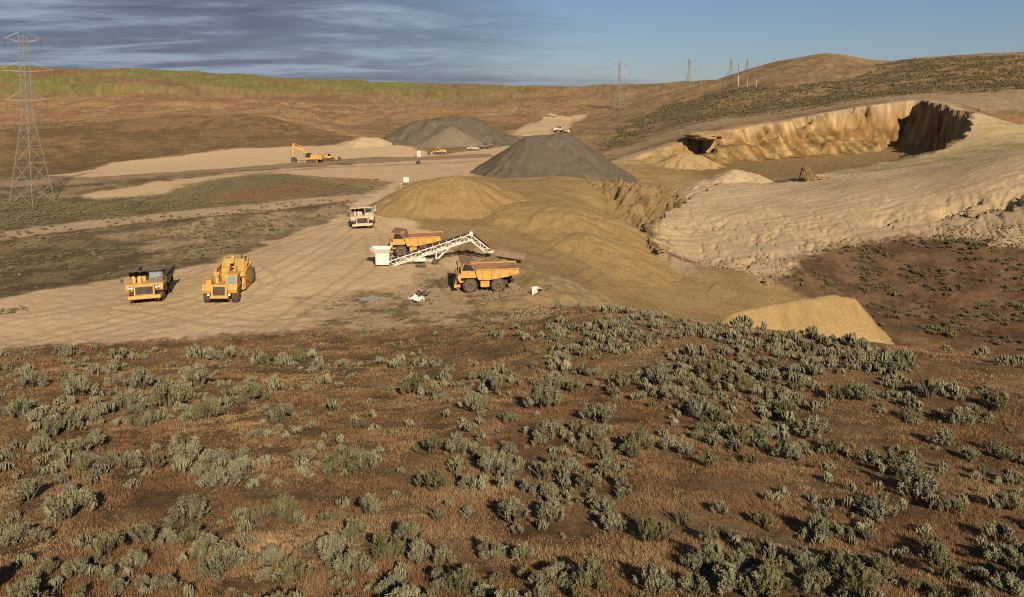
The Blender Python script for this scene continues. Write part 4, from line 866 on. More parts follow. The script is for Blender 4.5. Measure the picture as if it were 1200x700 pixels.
# ------------------------------------------------------------------ lattice pylons and poles
def pylon(px, py, hgt, rz, label, arms, w0, thick, Yd=None, group='lattice pylons', base=None):
    p = base or hit(px, py); root = empty('lattice_pylon', (p[0], p[1], p[2]-.4), rz, label, 'pylon', group)
    lm = MB(); q = thick
    zs = [0, .12, .24, .34, .43, .50, .56, .62, .68, .74, .80, .86, .92, .97]; zs = [z*hgt for z in zs]
    def half(z):
        t_ = z/hgt; return w0*(1-t_/.52)+w0*.24*(t_/.52) if t_ < .52 else w0*.24-(t_-.52)*w0*.12
    def c4(z): h_ = half(z); return [(h_, h_, z), (-h_, h_, z), (-h_, -h_, z), (h_, -h_, z)]
    for a, b_ in zip(zs, zs[1:]):
        ca, cb_ = c4(a), c4(b_)
        for i in range(4):
            lm.tube(ca[i], cb_[i], q*1.25, n=4, cap=False); j = (i+1) % 4
            lm.tube(ca[i], cb_[j], q*.62, n=4, cap=False); lm.tube(ca[j], cb_[i], q*.62, n=4, cap=False); lm.tube(cb_[i], cb_[j], q*.6, n=4, cap=False)
    lm.build('lattice_mast', GALV, root)
    r2 = math.sqrt(.5)
    for zf, half_len, rise in arms:
        z = zf*hgt; am = MB(); h_ = half(z)
        for sg in (-1, 1):
            # arm direction is the local diagonal, so it lies across the picture
            e = (sg*half_len*r2, -sg*half_len*r2, z+rise)
            for c in ((h_, -h_), (-h_, h_), (h_*sg, h_*sg*-1)):
                pass
            am.tube((sg*h_, -sg*h_, z), e, q*.75, n=4); am.tube((sg*h_, -sg*h_, z+.055*hgt), e, q*.75, n=4)
            am.tube((h_, h_, z), e, q*.5, n=4); am.tube((-h_, -h_, z), e, q*.5, n=4)
            for t_ in (.35, .68):
                a1 = Vector((sg*h_, -sg*h_, z)).lerp(Vector(e), t_); a2 = Vector((sg*h_, -sg*h_, z+.055*hgt)).lerp(Vector(e), t_*.85); am.tube(a1, a2, q*.45, n=4)
        ao = am.build('crossarm', GALV, root)
        for sg in (-1, 1):
            e = (sg*half_len*r2, -sg*half_len*r2, z+rise); im = MB().tube(e, (e[0], e[1], e[2]-.062*hgt), q*.5, n=5)
            for k in range(7): zz_ = e[2]-.012*hgt-k*.007*hgt; im.tube((e[0], e[1], zz_), (e[0], e[1], zz_-.003*hgt), q*1.5, n=7)
            im.build('insulator', DARK, ao)
    return root
P0 = hit(38, 238); hpx = (P0[1]*cP+(H-P0[2])*sP)/F
pylon(38, 238, PY(39, 35, P0[1])[2]-P0[2]+.4, R_(45)-math.atan2(P0[0], P0[1]), 'tall grey lattice pylon on the left, nearest of the pylons', [(.93, 18*hpx, .02*42), (.765, 29*hpx, .3), (.60, 20*hpx, .2)], 26*hpx/math.sqrt(2)*.9, .060)
for px, yt, Yd, lab in [(726, 70, 700, 'far lattice pylon with three crossarms, leftmost on the low skyline'), (807.5, 68, 720, 'far lattice pylon standing second on the skyline left of the knoll'), (856.5, 68, 760, 'thin far lattice pylon just left of the pale based pole'), (875.5, 68, 800, 'faint thinnest lattice pylon right of the pale based pole')]:
    d = ray(px, 100); n_ = math.hypot(d[0], d[1]); x, y = d[0]/d[1]*Yd, Yd; z = float(hz(x, y)[0]); top = PY(px, yt, Yd)[2]
    pylon(px, 0, top-z, R_(45)-math.atan2(x, y), lab, [(.93, 5.2, .2), (.74, 8.5, .2), (.56, 5.2, .2)] if px < 850 else [(.92, 5.5, .2), (.78, 4.5, .2)], 3.4, .13 if px < 850 else .11, base=(x, y, z))
def pole(px, yt, yb, label, mat, r=.2, arm=True, Yd=None, stub=None):
    p = hit(px, yb); 
    if Yd: x, y = ray(px, 100)[0]/ray(px, 100)[1]*Yd, Yd; p = (x, y, float(hz(x, y)[0]))
    top = PY(px, yt, p[1])[2]-p[2]+.3; root = empty('utility_pole', (p[0], p[1], p[2]-.3), R_(12), label, 'utility pole', 'utility poles')
    if stub: MB().tube((0, 0, 0), (0, 0, top*stub), r*1.25, r*1.1, n=8).build('pole_base', PALEW, root)
    MB().tube((0, 0, 0), (0, 0, top), r, r*.75, n=8).build('shaft', mat, root)
    if arm:
        a = MB().box(-1.5, 1.5, -.12, .12, top*.90, top*.90+.22).build('crossarm', mat, root); im = MB()
        for x in (-1.3, 0.5, 1.3): im.tube((x, 0, top*.9+.2), (x, 0, top*.9+.55), .07, n=6)
        im.build('insulators', GREY, a)
    return root
pole(865, 74, 101, 'tall slim pole with pale lower half between the thin pylons', WOOD, .33, False, stub=.45)
pole(884, 78, 86, 'short dark pole on the skyline at foot of the knoll', WOOD, .3, True, Yd=640)
pole(886.5, 94, 102, 'small pale pole standing in the sagebrush below the skyline', PALEW, .25, False)
pole(876, 90, 102, 'small pale pole left of the one below the skyline', PALEW, .22, False)
pole(713, 97, 106, 'short far pole left of the pylons on the low skyline', WOOD, .3, True, Yd=900)
pole(7, 78, 92, 'far wooden pole at the left edge of the green ridge', WOOD, .3, True)
pole(21, 112, 127, 'wooden pole on the brown hill left of the tall pylon', WOOD, .2, True)
pole(57, 114, 129, 'wooden pole on the brown hill right of the tall pylon', WOOD, .2, True)

# ------------------------------------------------------------------ small things in the yard
p = hit(476, 217); rt = empty('site_sign', p, R_(-4), 'white blank signboard on a post beside the track', 'sign')
MB().tube((-.4, 0, 0), (-.4, 0, 1.2), .07, n=6).tube((.4, 0, 0), (.4, 0, 1.2), .07, n=6).build('post', WOOD, rt); MB().box(-.75, .75, -.06, .06, .8, 2.1, .02).build('panel', WHITE, rt)
p = hit(469, 224); rt = empty('marker_post', p, 0, 'leaning pale marker post by the bend of the track', 'post'); MB().tube((0, 0, 0), (.35, 0, 2.0), .08, .06, n=6).build('shaft', PALEW, rt); MB().box(.25, .45, -.06, .06, 1.7, 2.0, .02).build('reflector', WHITE, rt)
p = hit(490.5, 184); rt = empty('portable_toilet', p, R_(10), 'tiny white cabin standing left of the lone dusty loader', 'cabin'); MB().box(-.7, .7, -.7, .7, 0, 2.4, .08).build('wall', WHITE, rt); MB().box(-.8, .8, -.8, .8, 2.4, 2.6, .1).build('roof', GREY, rt); MB().box(-.4, .4, -.75, -.7, .1, 2.0, .02).build('door', CREAM, rt)
p = hit(490, 192); rt = empty('tank', p, R_(80), 'small dark barrel lying on the tan floor left of the far loader', 'tank'); MB().lathe([(-1.1, .2), (-1.1, .5), (-1.0, .55), (1.0, .55), (1.1, .5), (1.1, .2)], 0, 0, .5, 14).build('barrel', DARK, rt)
# torn white shell
p = hit(631, 347); rt = empty('scrap_shell', p, R_(25), 'torn white curved tank end standing on the yard edge', 'scrap')
sh = MB(); n_ = 9; pts = []
for k in range(n_):
    a = R_(15+k*150/(n_-1)); w_ = .9-.5*abs(k-4)/4
    for q in (.0, .05):
        pts += [(math.cos(a)*(.95+q), -w_*.6, 1.5*math.sin(a)*(1+q)-.1), (math.cos(a)*(.95+q), w_*.6, 1.5*math.sin(a)*(1+q)-.1)]
fs = []
for k in range(n_-1): b0 = k*4; fs += [(b0, b0+1, b0+5, b0+4), (b0+2, b0+6, b0+7, b0+3), (b0, b0+4, b0+6, b0+2), (b0+1, b0+3, b0+7, b0+5)]
sh.poly(pts, fs); sh.build('shell', WHITE, rt); rt.scale = (.8,)*3
MB().prism([(0, 0), (.08, 0), (.08, 1.6), (0, 1.35)], -1.2, -.2).build('torn_sheet', WHITE, rt)
def sheet(px, py, sx, sy, label, mat, seed, hgt=.25):
    p = hit(px, py); n_ = 14; v = []; f = []
    for i in range(n_+1):
        for j in range(n_+1):
            u, w_ = i/n_-.5, j/n_-.5; x, y = u*sx*(1+.3*math.sin(w_*7+seed)), w_*sy*(1+.2*math.sin(u*9+seed)); g = float(hz(p[0]+x, p[1]+y)[0])-p[2]
            v.append((x, y, g+.05+hgt*max(0, .5+float(vnoise(np.array([u*5+seed]), np.array([w_*5.0]), seed)[0]))))
    for i in range(n_):
        for j in range(n_): k = i*(n_+1)+j; f.append((k, k+1, k+n_+2, k+n_+1))
    me = bpy.data.meshes.new('tarp'); me.from_pydata(v, [], f); me.materials.append(mat); o = bpy.data.objects.new('tarp', me); COL.objects.link(o); o.location = p
    md = o.modifiers.new('s', 'SOLIDIFY'); md.thickness = .04; return tag(o, label, 'tarp')
sheet(488, 353.5, 1.7, 1.2, 'crumpled white tarp lying among dry weeds in the yard', WHITE, 3, .5)
sheet(434, 351, 2.8, 1.8, 'flat grey sheet lying left of the crumpled white tarp', GALV, 7, .08)
p = hit(494, 347); rt = empty('scrap_pile', p, R_(20), 'dark scrap heap just behind the crumpled white tarp', 'scrap')
for k in range(7):
    a = random.uniform(0, 3.1); x, y = random.uniform(-1.2, 1.2), random.uniform(-.5, .5); MB().tube((x-.6*math.cos(a), y-.3*math.sin(a), .1+.1*k/2), (x+.6*math.cos(a), y+.3*math.sin(a), .2+.1*k/2), .12, n=6).build('scrap_piece', DARK, rt)
p = hit(493, 313); rt = MB().box(-.75, .75, -.3, .3, 0, .3, .03).box(-.5, .5, -.5, -.3, 0, .15, .02).build('timber_block', DARK, None); rt.location = p; tag(rt, 'dark timber block lying in front of the conveyor wheel', 'block')
p = hit(590, 305); rt = empty('steel_chute', (p[0], p[1], p[2]), R_(-8), 'long dirt caked steel chute lying behind the parked haul truck', 'chute')
MB().box(-5.0, 3.5, -.8, .8, .25, .35, .02).box(-5.0, 3.5, -.85, -.78, .25, .8, .02).box(-5.0, 3.5, .78, .85, .25, .8, .02).build('trough', DIRTY, rt); MB().box(-4.5, -4.2, -.8, .8, 0, .3).box(2.6, 2.9, -.8, .8, 0, .3).build('skid', DARK, rt); rt.rotation_euler.y = R_(6); rt.location.z += .5
# ------------------------------------------------------------------ sagebrush
def mat_leaf(name, stops, trans=.15):
    m, t, b = mat_base(name); a = t.nodes.new('ShaderNodeAttribute'); a.attribute_name = 'shade'; oi = t.nodes.new('ShaderNodeObjectInfo')
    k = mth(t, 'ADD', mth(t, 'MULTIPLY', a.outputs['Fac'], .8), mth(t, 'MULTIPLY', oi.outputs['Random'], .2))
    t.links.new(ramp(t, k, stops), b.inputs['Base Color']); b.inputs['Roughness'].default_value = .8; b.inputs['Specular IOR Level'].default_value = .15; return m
M_SAGE = mat_leaf('sage_leaves', [(0, (.072, .066, .036)), (.35, (.13, .122, .074)), (.7, (.20, .19, .12)), (1, (.275, .264, .178))])
M_SAGE2 = mat_leaf('olive_sage_leaves', [(0, (.058, .052, .025)), (.35, (.10, .092, .045)), (.7, (.148, .137, .07)), (1, (.21, .195, .108))])
M_SAGE3 = mat_leaf('silver_sage_leaves', [(0, (.085, .080, .050)), (.35, (.14, .133, .086)), (.7, (.195, .187, .128)), (1, (.265, .255, .18))])
M_SCRUB = mat_leaf('scrub_leaves', [(0, (.070, .055, .030)), (.4, (.105, .088, .046)), (.75, (.15, .13, .072)), (1, (.20, .175, .105))])
M_TWIG = mat_paint('sage_twigs', (.10, .075, .05), (.06, .045, .03), .4, .9, 6)
M_GRASS = mat_leaf('dry_grass', [(0, (.115, .060, .030)), (.35, (.18, .102, .050)), (.65, (.245, .157, .078)), (.88, (.34, .24, .125)), (1, (.18, .155, .068))])

def raw_mesh(name, V, Fc, shade, mat, n=4, smooth=False):
    me = bpy.data.meshes.new(name); V = np.asarray(V, np.float32); Fc = np.asarray(Fc, np.int32)
    me.vertices.add(len(V)); me.vertices.foreach_set('co', V.ravel()); me.loops.add(Fc.size); me.loops.foreach_set('vertex_index', Fc.ravel())
    me.polygons.add(len(Fc)); me.polygons.foreach_set('loop_start', np.arange(0, Fc.size, n, dtype=np.int32)); me.update(calc_edges=True)
    if smooth: me.polygons.foreach_set('use_smooth', np.ones(len(Fc), bool))
    a = me.attributes.new('shade', 'FLOAT', 'POINT'); a.data.foreach_set('value', np.asarray(shade, np.float32)); me.materials.append(mat); return me
def plumes(rg, n, spread, hgt):
    """leafy shoot axes of a bush: base, tip, radius"""
    out = []
    nc = max(3, n//7); cl = [(rg.uniform(0, 2*math.pi), math.sqrt(rg.uniform(.0, 1))*.8, rg.uniform(.8, 1.05)) for _ in range(nc)]
    for k in range(n):
        a, r, hs = cl[k % nc]; cx_, cy_ = r*math.cos(a)*spread, r*math.sin(a)*spread
        x = cx_+rg.normal(0, .17)*spread; y = cy_+rg.normal(0, .17)*spread; q = min(1.15, math.hypot(x, y)/spread)
        top = hgt*hs*(1-.52*q*q)*rg.uniform(.82, 1.12); L = min(top*.7, hgt*rg.uniform(.24, .42)); lean = q*.55
        bx = np.array([x, y, max(.03, top-L)]); d = np.array([x/spread*lean, y/spread*lean, 1.0])+rg.normal(0, .10, 3); d /= np.linalg.norm(d)
        out.append((bx, bx+d*L, hgt*rg.uniform(.042, .085)))
    return out
def bush_mesh(name, rg, n, leaves, spread=.5, hgt=.9, leaf=.05, mat=None):
    V = []; Fc = []; Sh = []
    for b0, t0, r in plumes(rg, n, spread, hgt):
        base_s = rg.uniform(.0, .62); ax = t0-b0
        for k in range(leaves):
            t = rg.uniform(0, 1); prof = r*(math.sin(math.pi*(.18+.80*t))**.7); an = rg.uniform(0, 2*math.pi)
            rad = np.array([math.cos(an), math.sin(an), 0]); c = b0+ax*t+rad*prof
            d = rad*.75+ax/np.linalg.norm(ax)*.8+rg.normal(0, .3, 3); d /= np.linalg.norm(d)
            w = np.cross(d, rg.normal(0, 1, 3)); w /= np.linalg.norm(w)+1e-9; l = leaf*rg.uniform(.7, 1.5); ww = w*l*.42; i = len(V)
            V += [c-ww*.5, c+d*l*.55-ww, c+d*l*1.15, c+d*l*.55+ww]; Fc.append((i, i+1, i+2, i+3))
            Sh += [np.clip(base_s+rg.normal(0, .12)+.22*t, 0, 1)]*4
        # the shoot's own core keeps it from being see-through
        i = len(V); u = np.cross(ax, (1, 0, 0)); u /= np.linalg.norm(u); w = np.cross(ax, u); w /= np.linalg.norm(w)
        for tt, rr_ in ((0, .45), (.5, .75), (.95, .3)):
            for q in range(5): V.append(b0+ax*tt+(u*math.cos(q*1.2566)+w*math.sin(q*1.2566))*r*rr_); Sh.append(base_s)
        for lv in range(2):
            for q in range(5): Fc.append((i+lv*5+q, i+lv*5+(q+1) % 5, i+lv*5+5+(q+1) % 5, i+lv*5+5+q))
    return raw_mesh(name, V, Fc, Sh, mat)
def stem_mesh(rg, spread=.5, hgt=.9):
    mb = MB()
    for k in range(16):
        a = rg.uniform(0, 2*math.pi); r = spread*rg.uniform(.3, .95); m_ = (math.cos(a)*r*.45, math.sin(a)*r*.45, hgt*.28); e = (math.cos(a)*r, math.sin(a)*r, hgt*rg.uniform(.45, .7))
        mb.tube((math.cos(a)*.04, math.sin(a)*.04, -.12), m_, .022, .016, n=5, cap=False); mb.tube(m_, e, .016, .007, n=4, cap=False)
    me = bpy.data.meshes.new('stem'); me.from_pydata(mb.v, [], mb.f); me.materials.append(M_TWIG); return me
brg = np.random.default_rng(5)
NV = 20
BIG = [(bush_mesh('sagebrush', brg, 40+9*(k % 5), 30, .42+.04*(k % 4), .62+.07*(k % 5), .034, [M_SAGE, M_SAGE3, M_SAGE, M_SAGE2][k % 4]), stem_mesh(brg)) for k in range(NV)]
for k in (4, 13): BIG[k] = (bush_mesh('sagebrush', brg, 22, 12, .48, .66, .032, M_SAGE2), stem_mesh(brg, .52, 1.05))

LIST = [(32,588,50),(80,606,55),(165,637,42),(200,640,40),(226,640,30),(219,613,48),(305,618,46),(330,612,40),(265,672,48),(315,657,26),(27,665,22),(135,697,24),(389,672,25),(384,613,28),(281,542,32),(256,573,40),(233,562,24),(215,537,46),(178,549,32),(150,553,36),(128,550,30),(105,549,28),(82,537,40),(50,519,24),(60,512,40),(82,505,36),(28,492,40),(50,498,34),(91,466,44),(37,455,32),(140,456,34),(165,458,34),(233,453,40),(293,473,48),(329,494,40),(242,492,34),(197,478,42),(146,482,40),(232,420,22),(252,424,24),(270,420,20),(312,428,26),(334,430,22),(352,426,24),(366,422,18),
 (558,483,34),(597,496,24),(645,517,38),(697,517,36),(693,538,32),(729,572,26),(747,531,44),(702,494,44),(505,532,38),(533,530,36),(507,577,46),(600,563,42),(636,565,46),(575,556,34),(600,614,46),(642,613,46),(560,577,22),(584,575,20),(405,552,40),(428,550,36),(432,604,34),(414,636,36),(514,613,40),(551,609,28),(478,636,32),(450,654,40),(492,662,36),(516,664,40),(574,654,42),(615,659,32),(655,684,46),(690,690,45),(640,692,40),(542,695,46),(464,698,38),(758,636,38),(782,634,36),(766,697,50),(487,462,46),(583,458,36),(648,456,34),(672,460,34),(638,480,46),
 (832,549,42),(896,517,32),(820,492,38),(842,496,34),(923,538,32),(955,513,44),(1020,543,38),(1045,548,36),(1078,582,60),(1030,606,48),(992,597,18),(846,604,26),(903,590,18),(1097,659,28),(1182,599,32),(860,692,58),(895,697,50),(830,667,40),(960,692,44),(995,690,42),(1030,672,24),(1190,699,40),(1122,500,40),(1140,494,34),(1088,467,40),(1060,494,34),(1107,522,36),(1135,540,28),(812,672,34),(870,520,30),(1010,470,36),(980,468,30),(1160,480,36),(1050,440,34),(950,440,30),(905,435,30),(945,392,24),(870,385,22),(1000,405,22),(1150,560,28),(1175,540,26),(925,490,30),(790,470,34),(770,452,32),(735,455,34),(830,440,30),(860,455,32),(690,440,28)]
spots = []
for px, py, w in LIST:
    p = hit(px, py-1); d = math.hypot(p[0], math.hypot(p[1], H-p[2])); spots.append((p[0], p[1], p[2], w*d/F*1.08, w))
# the rest of the slope: clustered, thick along the crest on the right and on the left flank
cand = 0; extra = []
srg = np.random.default_rng(21)
def dens(px, py):
    n = 0
    if py < 470 and px > 640: n = 1.5 if py < 448 else 1.0
    elif py < 470: n = .42 if px < 420 else .30
    elif py < 560: n = .55 if px < 260 else (.42 if px > 640 else .36)
    else: n = .30 if px > 380 else .16
    if py > 560 and px < 420: n *= .75
    if 700 < px < 900 and py > 560: n *= .45
    if 1040 < px < 1180 and py > 610: n *= .3
    return n
while cand < 29000:
    cand += 1
    px = srg.uniform(-300, 1500); py = 344+(srg.uniform(0, 1)**1.35)*383
    p = hit(px, py); rr_ = math.hypot(p[0], p[1])
    if rr_ > 96 or rr_ < 14: continue
    c = float(fbm(np.array([p[0]]), np.array([p[1]]), 9, 3, 77)[0]); area = (rr_/45)**0  # clusters in plan
    thin = min(1, 300.0/(len(extra)+1)) if False else 1
    if srg.uniform() > dens(px, py)*np.clip(.5+c*1.25, 0.0, 1.2)*(1.25 if py < 470 else .55): continue
    edge = 412 if px < 330 else 412-(px-330)*.12 if px < 560 else 384-(px-560)*.3 if px < 640 else 0
    if py < edge-4: continue
    if inside(np.array([p[0]]), np.array([p[1]]), PITP)[0] or inside(np.array([p[0]]), np.array([p[1]]), yard)[0]: continue
    if py < 410 and px < 640 and srg.uniform() > .5: continue
    sz = srg.uniform(.25, .85) if srg.uniform() > .25 else srg.uniform(.85, 1.5)
    if any(abs(q[0]-p[0]) < (q[3]+sz)*.23 and abs(q[1]-p[1]) < (q[3]+sz)*.23 for q in spots+extra): continue
    d = math.hypot(p[0], math.hypot(p[1], H-p[2])); extra.append((p[0], p[1], p[2], sz, sz*F/d))
allb = spots+extra
vis = [b for b in allb if -20 < project(b[0], b[1], b[2])[0] < 1220 and project(b[0], b[1], b[2])[1] < 745]
vis.sort(key=lambda b: -b[4]); singles = vis[:296]; sset = set(id(b) for b in singles); rest = [b for b in allb if id(b) not in sset]
ROWS = [(0, 'high on the near slope'), (425, 'on the upper near slope'), (470, 'halfway down the near slope'), (530, 'on the lower near slope'), (590, 'close to the foot of the picture'), (650, 'along the bottom edge')]
COLS = [(0, 'at far left'), (150, 'left of the two parked yellow machines'), (300, 'left of centre'), (450, 'below the parked haul truck'), (620, 'right of centre'), (780, 'below the sand tongue'), (950, 'on the right'), (1090, 'at far right')]
COLS[1] = (150, 'below the scraper')
for k, b in enumerate(singles):
    px, py = project(b[0], b[1], b[2]); rw = [t_ for v, t_ in ROWS if py >= v][-1]; cl = [t_ for v, t_ in COLS if px >= v or v == 0][-1]
    big = 'large' if b[4] > 40 else 'medium' if b[4] > 28 else 'small'
    fm_, sm_ = BIG[random.randrange(NV)]
    o = bpy.data.objects.new('sagebrush', fm_); COL.objects.link(o); hf = random.uniform(.85, 1.12)
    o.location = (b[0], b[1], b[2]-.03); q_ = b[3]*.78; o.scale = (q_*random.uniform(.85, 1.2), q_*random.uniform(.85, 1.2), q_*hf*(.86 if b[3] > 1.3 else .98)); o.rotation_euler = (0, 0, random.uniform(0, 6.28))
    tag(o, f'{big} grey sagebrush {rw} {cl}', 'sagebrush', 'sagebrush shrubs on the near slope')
    st = bpy.data.objects.new('stem', sm_); COL.objects.link(st); st.parent = o

# many more bushes, one stuff object each for near slope and far ground: real meshes, merged
def lod_bush(rg, n, faces=5):
    V = []; Fc = []; Sh = []
    for b0, t0, r in plumes(rg, n, .5, .82):
        r *= (1.35 if n < 20 else .92); s = rg.uniform(.05, .75); ax = t0-b0; i = len(V); u = np.cross(ax, (1, 0, 0)); u /= np.linalg.norm(u); w = np.cross(ax, u); w /= np.linalg.norm(w)
        for tt, rr_ in ((-.3, .5), (.35, 1.0), (.8, .75), (1.05, .2)):
            for q in range(faces):
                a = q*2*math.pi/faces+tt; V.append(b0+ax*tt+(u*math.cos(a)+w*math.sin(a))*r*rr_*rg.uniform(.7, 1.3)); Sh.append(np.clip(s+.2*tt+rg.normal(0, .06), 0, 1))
        for lv in range(3):
            for q in range(faces): Fc.append((i+lv*faces+q, i+lv*faces+(q+1) % faces, i+(lv+1)*faces+(q+1) % faces, i+(lv+1)*faces+q))
    return np.array(V), np.array(Fc), np.array(Sh)
def merged(name, protos, pl, label, cat, sink=.03, flat=1.0, mat=None, sh_off=0.0):
    VV = []; FF = []; SS = []; off = 0; rg = np.random.default_rng(len(pl))
    for x, y, z, s in pl:
        V, Fc, Sh = protos[rg.integers(len(protos))]; a = rg.uniform(0, 6.28); c, s_ = math.cos(a), math.sin(a)
        sx = s*rg.uniform(.85, 1.2); M_ = np.array([[c*sx, s_*sx, 0], [-s_*s, c*s, 0], [0, 0, s*flat*rg.uniform(.8, 1.15)]])
        VV.append(V@M_+np.array([x, y, z-sink])); FF.append(Fc+off); off += len(V); SS.append(np.clip(Sh+rg.normal(0, .12)+sh_off, 0, 1))
    me = raw_mesh(name, np.concatenate(VV), np.concatenate(FF), np.concatenate(SS), mat or M_SAGE)
    o = bpy.data.objects.new(name, me); COL.objects.link(o); tag(o, label, cat, kind='stuff'); return o
L1 = [lod_bush(brg, 54, 4) for _ in range(10)]; L2 = [lod_bush(brg, 9, 4) for _ in range(8)]
# brush right behind and around the camera's sides, for other viewpoints
merged('sagebrush_cover', L1, [(b[0], b[1], b[2], b[3]*.80) for b in rest], 'mass of small sagebrush shrubs filling in the near slope', 'sagebrush cover')

def scatter(n, pix, smin, smax, seed, clump=25, thr=-.1, ymax=1e9):
    """random points inside a photo polygon taken down to the ground"""
    rg = np.random.default_rng(seed); P = np.array(pix); out = []
    w = [p[:2] for p in (hit(*q) for q in pix)]
    W_ = np.array(w); A_lo, A_hi = W_.min(0), W_.max(0); tries = 0
    xs = rg.uniform(A_lo[0], A_hi[0], n*14); ys = rg.uniform(A_lo[1], A_hi[1], n*14)
    ok = inside(xs, ys, w) & (fbm(xs, ys, clump, 3, seed) > thr+rg.normal(0, .22, xs.size)); xs, ys = xs[ok][:n], ys[ok][:n]; zs = hz(xs, ys)
    return [(x, y, z, rg.uniform(smin, smax)*(1.35 if rg.uniform() < .12 else 1)) for x, y, z in zip(xs, ys, zs)]
far = scatter(7500, [(705,176),(760,152),(800,146),(900,130),(1000,117),(1120,108),(1245,104),(1245,70),(1100,72),(1030,80),(985,96),(920,100),(860,106),(800,112),(740,140)], 1.2, 2.6, 3, 22, -.2)
far += scatter(2600, [(705,180),(760,158),(850,140),(950,128),(1040,114),(1130,110),(1245,108),(1245,98),(1000,112),(860,130),(740,152),(690,158)], .5, 1.5, 44, 14, -.1)
far += scatter(900, [(1022,78),(1245,70),(1245,66.8),(1100,69),(1040,74)], .9, 1.9, 4, 30, -.3)
merged('sagebrush_cover', L2, far, 'sagebrush dotted over the hill behind the pit', 'sagebrush cover', .1, .75, M_SCRUB, -.3)
hol = scatter(420, [(915,330),(935,302),(1000,287),(1100,277),(1220,292),(1220,415),(1100,393),(1035,386),(985,343)], .5, 1.3, 6, 8, -.05)
merged('shrub_cover', L1, hol, 'low dark shrubs scattered across the brown hollow', 'shrub cover', .05, .7, M_SCRUB, -.3)
lf = scatter(900, [(0,232),(110,236),(200,232),(300,240),(410,233),(408,246),(350,268),(250,304),(150,322),(0,346)], .35, 1.0, 8, 14, -.05) + scatter(500, [(0,262),(0,235),(140,236),(200,236),(300,240),(100,258)], .35, .9, 9, 10, -.2) + scatter(120, [(350,208),(440,210),(460,214),(420,228),(380,230)], .4, 1.0, 10, 10, -.2) + scatter(70, [(245,275),(300,262),(330,262),(300,285),(250,302),(190,312)], .8, 1.6, 12, 10, -.1)
merged('shrub_cover', L1, lf, 'low scrub over the flats left of the yard', 'shrub cover', .05, .6, M_SCRUB, -.05)
hl = scatter(900, [(30,145),(120,142),(40,160),(0,162),(0,150)], .6, 1.4, 14, 20, -.1)+scatter(2200, [(0,188),(100,186),(200,178),(300,170),(400,162),(352,147),(276,138),(200,139),(100,148),(0,156)], .35, .9, 15, 30, .0)+scatter(700, [(310,135),(380,135),(440,128),(330,124)], .8, 1.8, 16, 30, -.1)
merged('shrub_cover', L2, hl, 'dry scrub speckling the hills on the left', 'shrub cover', .05, .6, M_SCRUB, -.1)
wd = scatter(420, [(380,350),(470,340),(520,315),(600,345),(664,353),(640,372),(560,378),(470,383),(380,388)], .2, .6, 18, 5, .05)+scatter(160, [(80,404),(240,396),(400,388),(560,380),(640,372),(560,388),(400,396),(240,404)], .25, .7, 19, 4, .0)+scatter(30, [(0,362),(30,358),(36,364),(0,372)], .3, .7, 22, 5, -.3)
merged('weed_cover', L1, wd, 'dry weeds sprouting in the yard around the tarp', 'weed cover', .03, .5, M_SCRUB, .1)

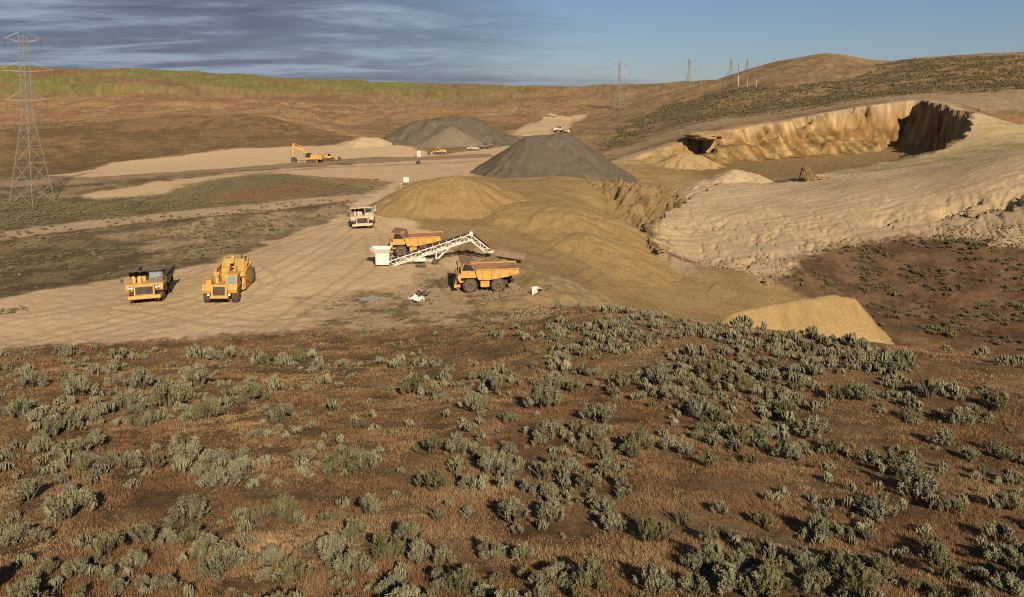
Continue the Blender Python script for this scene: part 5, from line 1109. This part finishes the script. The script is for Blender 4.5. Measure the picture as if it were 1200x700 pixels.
# ------------------------------------------------------------------ grass on the near slope
def grass(n, rmin, rmax, seed, hmin, hmax, wd_):
    rg = np.random.default_rng(seed); u = rg.uniform(0, 1, n); r = rmin*(rmax/rmin)**u; th = rg.uniform(-.8, .8, n); x = r*np.sin(th); y = r*np.cos(th)
    px, py = project(x, y, hz(x, y)); cl = fbm(x, y, 2.5, 3, seed); keep = (cl+.6*fbm(x, y, 8, 2, seed+8)+rg.normal(0, .3, n) > -.75) & (r < 104)
    yd = inside(x, y, [p[:2] for p in yard]); keep &= ~yd; x, y, cl, r = x[keep], y[keep], cl[keep], r[keep]; z = hz(x, y); m = len(x); NB = 5
    tone = fbm(x, y, 7, 3, seed+3)*.42+fbm(x, y, 1.6, 2, seed+4)*.22+.40
    X0 = np.repeat(x, NB)+rg.normal(0, .07, m*NB); Y0 = np.repeat(y, NB)+rg.normal(0, .07, m*NB); Z0 = np.repeat(z, NB)-.03
    h_ = rg.uniform(hmin, hmax, m*NB)*np.repeat(.7+.6*np.clip(cl, -1, 1)+.5*np.clip(fbm(x, y, 5, 2, seed+6), -.6, 1), NB); a = rg.uniform(0, 6.28, m*NB); le = rg.uniform(.2, 1.3, m*NB)*h_; w_ = wd_*np.repeat(np.clip(r/40, .7, 2.2), NB)
    tx = X0+np.cos(a)*le; ty = Y0+np.sin(a)*le; b = a+rg.uniform(.8, 2.3, m*NB)
    V = np.empty((m*NB, 3, 3)); V[:, 0] = np.stack([X0-np.cos(b)*w_, Y0-np.sin(b)*w_, Z0], 1); V[:, 1] = np.stack([X0+np.cos(b)*w_, Y0+np.sin(b)*w_, Z0], 1); V[:, 2] = np.stack([tx, ty, Z0+h_], 1)
    sh = np.repeat(np.clip(np.repeat(tone, NB)+rg.normal(0, .11, m*NB), 0, 1), 3)
    return V.reshape(-1, 3), sh
V1, s1 = grass(340000, 16, 104, 91, .05, .20, .013)
me = raw_mesh('grass', V1, np.arange(len(V1)).reshape(-1, 3), s1, M_GRASS, 3); go = bpy.data.objects.new('grass', me); COL.objects.link(go)
tag(go, 'dry reddish brown cheatgrass covering the near slope', 'grass', kind='stuff')

# loose stones in the yard and on the bench, one stuff object
def stones():
    rg = np.random.default_rng(3); pr = []
    for k in range(6):
        bm = bmesh.new(); bmesh.ops.create_icosphere(bm, subdivisions=1, radius=.5)
        V = np.array([v.co*rg.uniform(.7, 1.2) for v in bm.verts])*np.array([1, .8, .6]); Fc = np.array([[v.index for v in f.verts] for f in bm.faces]); bm.free(); pr.append((V, Fc, np.full(len(V), .5)))
    pl = scatter(500, [(560,345),(600,335),(665,352),(640,374),(560,374)], .15, .6, 31, 3, -.1)+scatter(420, [(0,400),(300,386),(500,372),(560,320),(440,260),(250,312),(0,352)], .06, .22, 32, 8, -.1)+scatter(380, [(1060,276),(1100,262),(1200,262),(1200,292)], .15, .7, 33, 6, -.1)+scatter(260, [(770,292),(870,318),(905,333),(940,300),(1040,282),(1060,276),(935,296)], .2, .8, 34, 6, 0)+scatter(160, [(945,352),(1000,346),(1024,372),(1015,392)], .15, .4, 35, 4, -.1)
    VV = []; FF = []; off = 0
    for x, y, z, s in pl:
        V, Fc, _ = pr[rg.integers(6)]; a = rg.uniform(0, 6.28); c, s_ = math.cos(a), math.sin(a); VV.append((V*s)@np.array([[c, s_, 0], [-s_, c, 0], [0, 0, 1]])+np.array([x, y, z+s*.12])); FF.append(Fc+off); off += len(V)
    me = raw_mesh('stones', np.concatenate(VV), np.concatenate(FF), np.zeros(off), M_LUMP, 3); o = bpy.data.objects.new('stones', me); COL.objects.link(o); tag(o, 'loose stones and clods scattered over yard and bench', 'stones', kind='stuff')
stones()
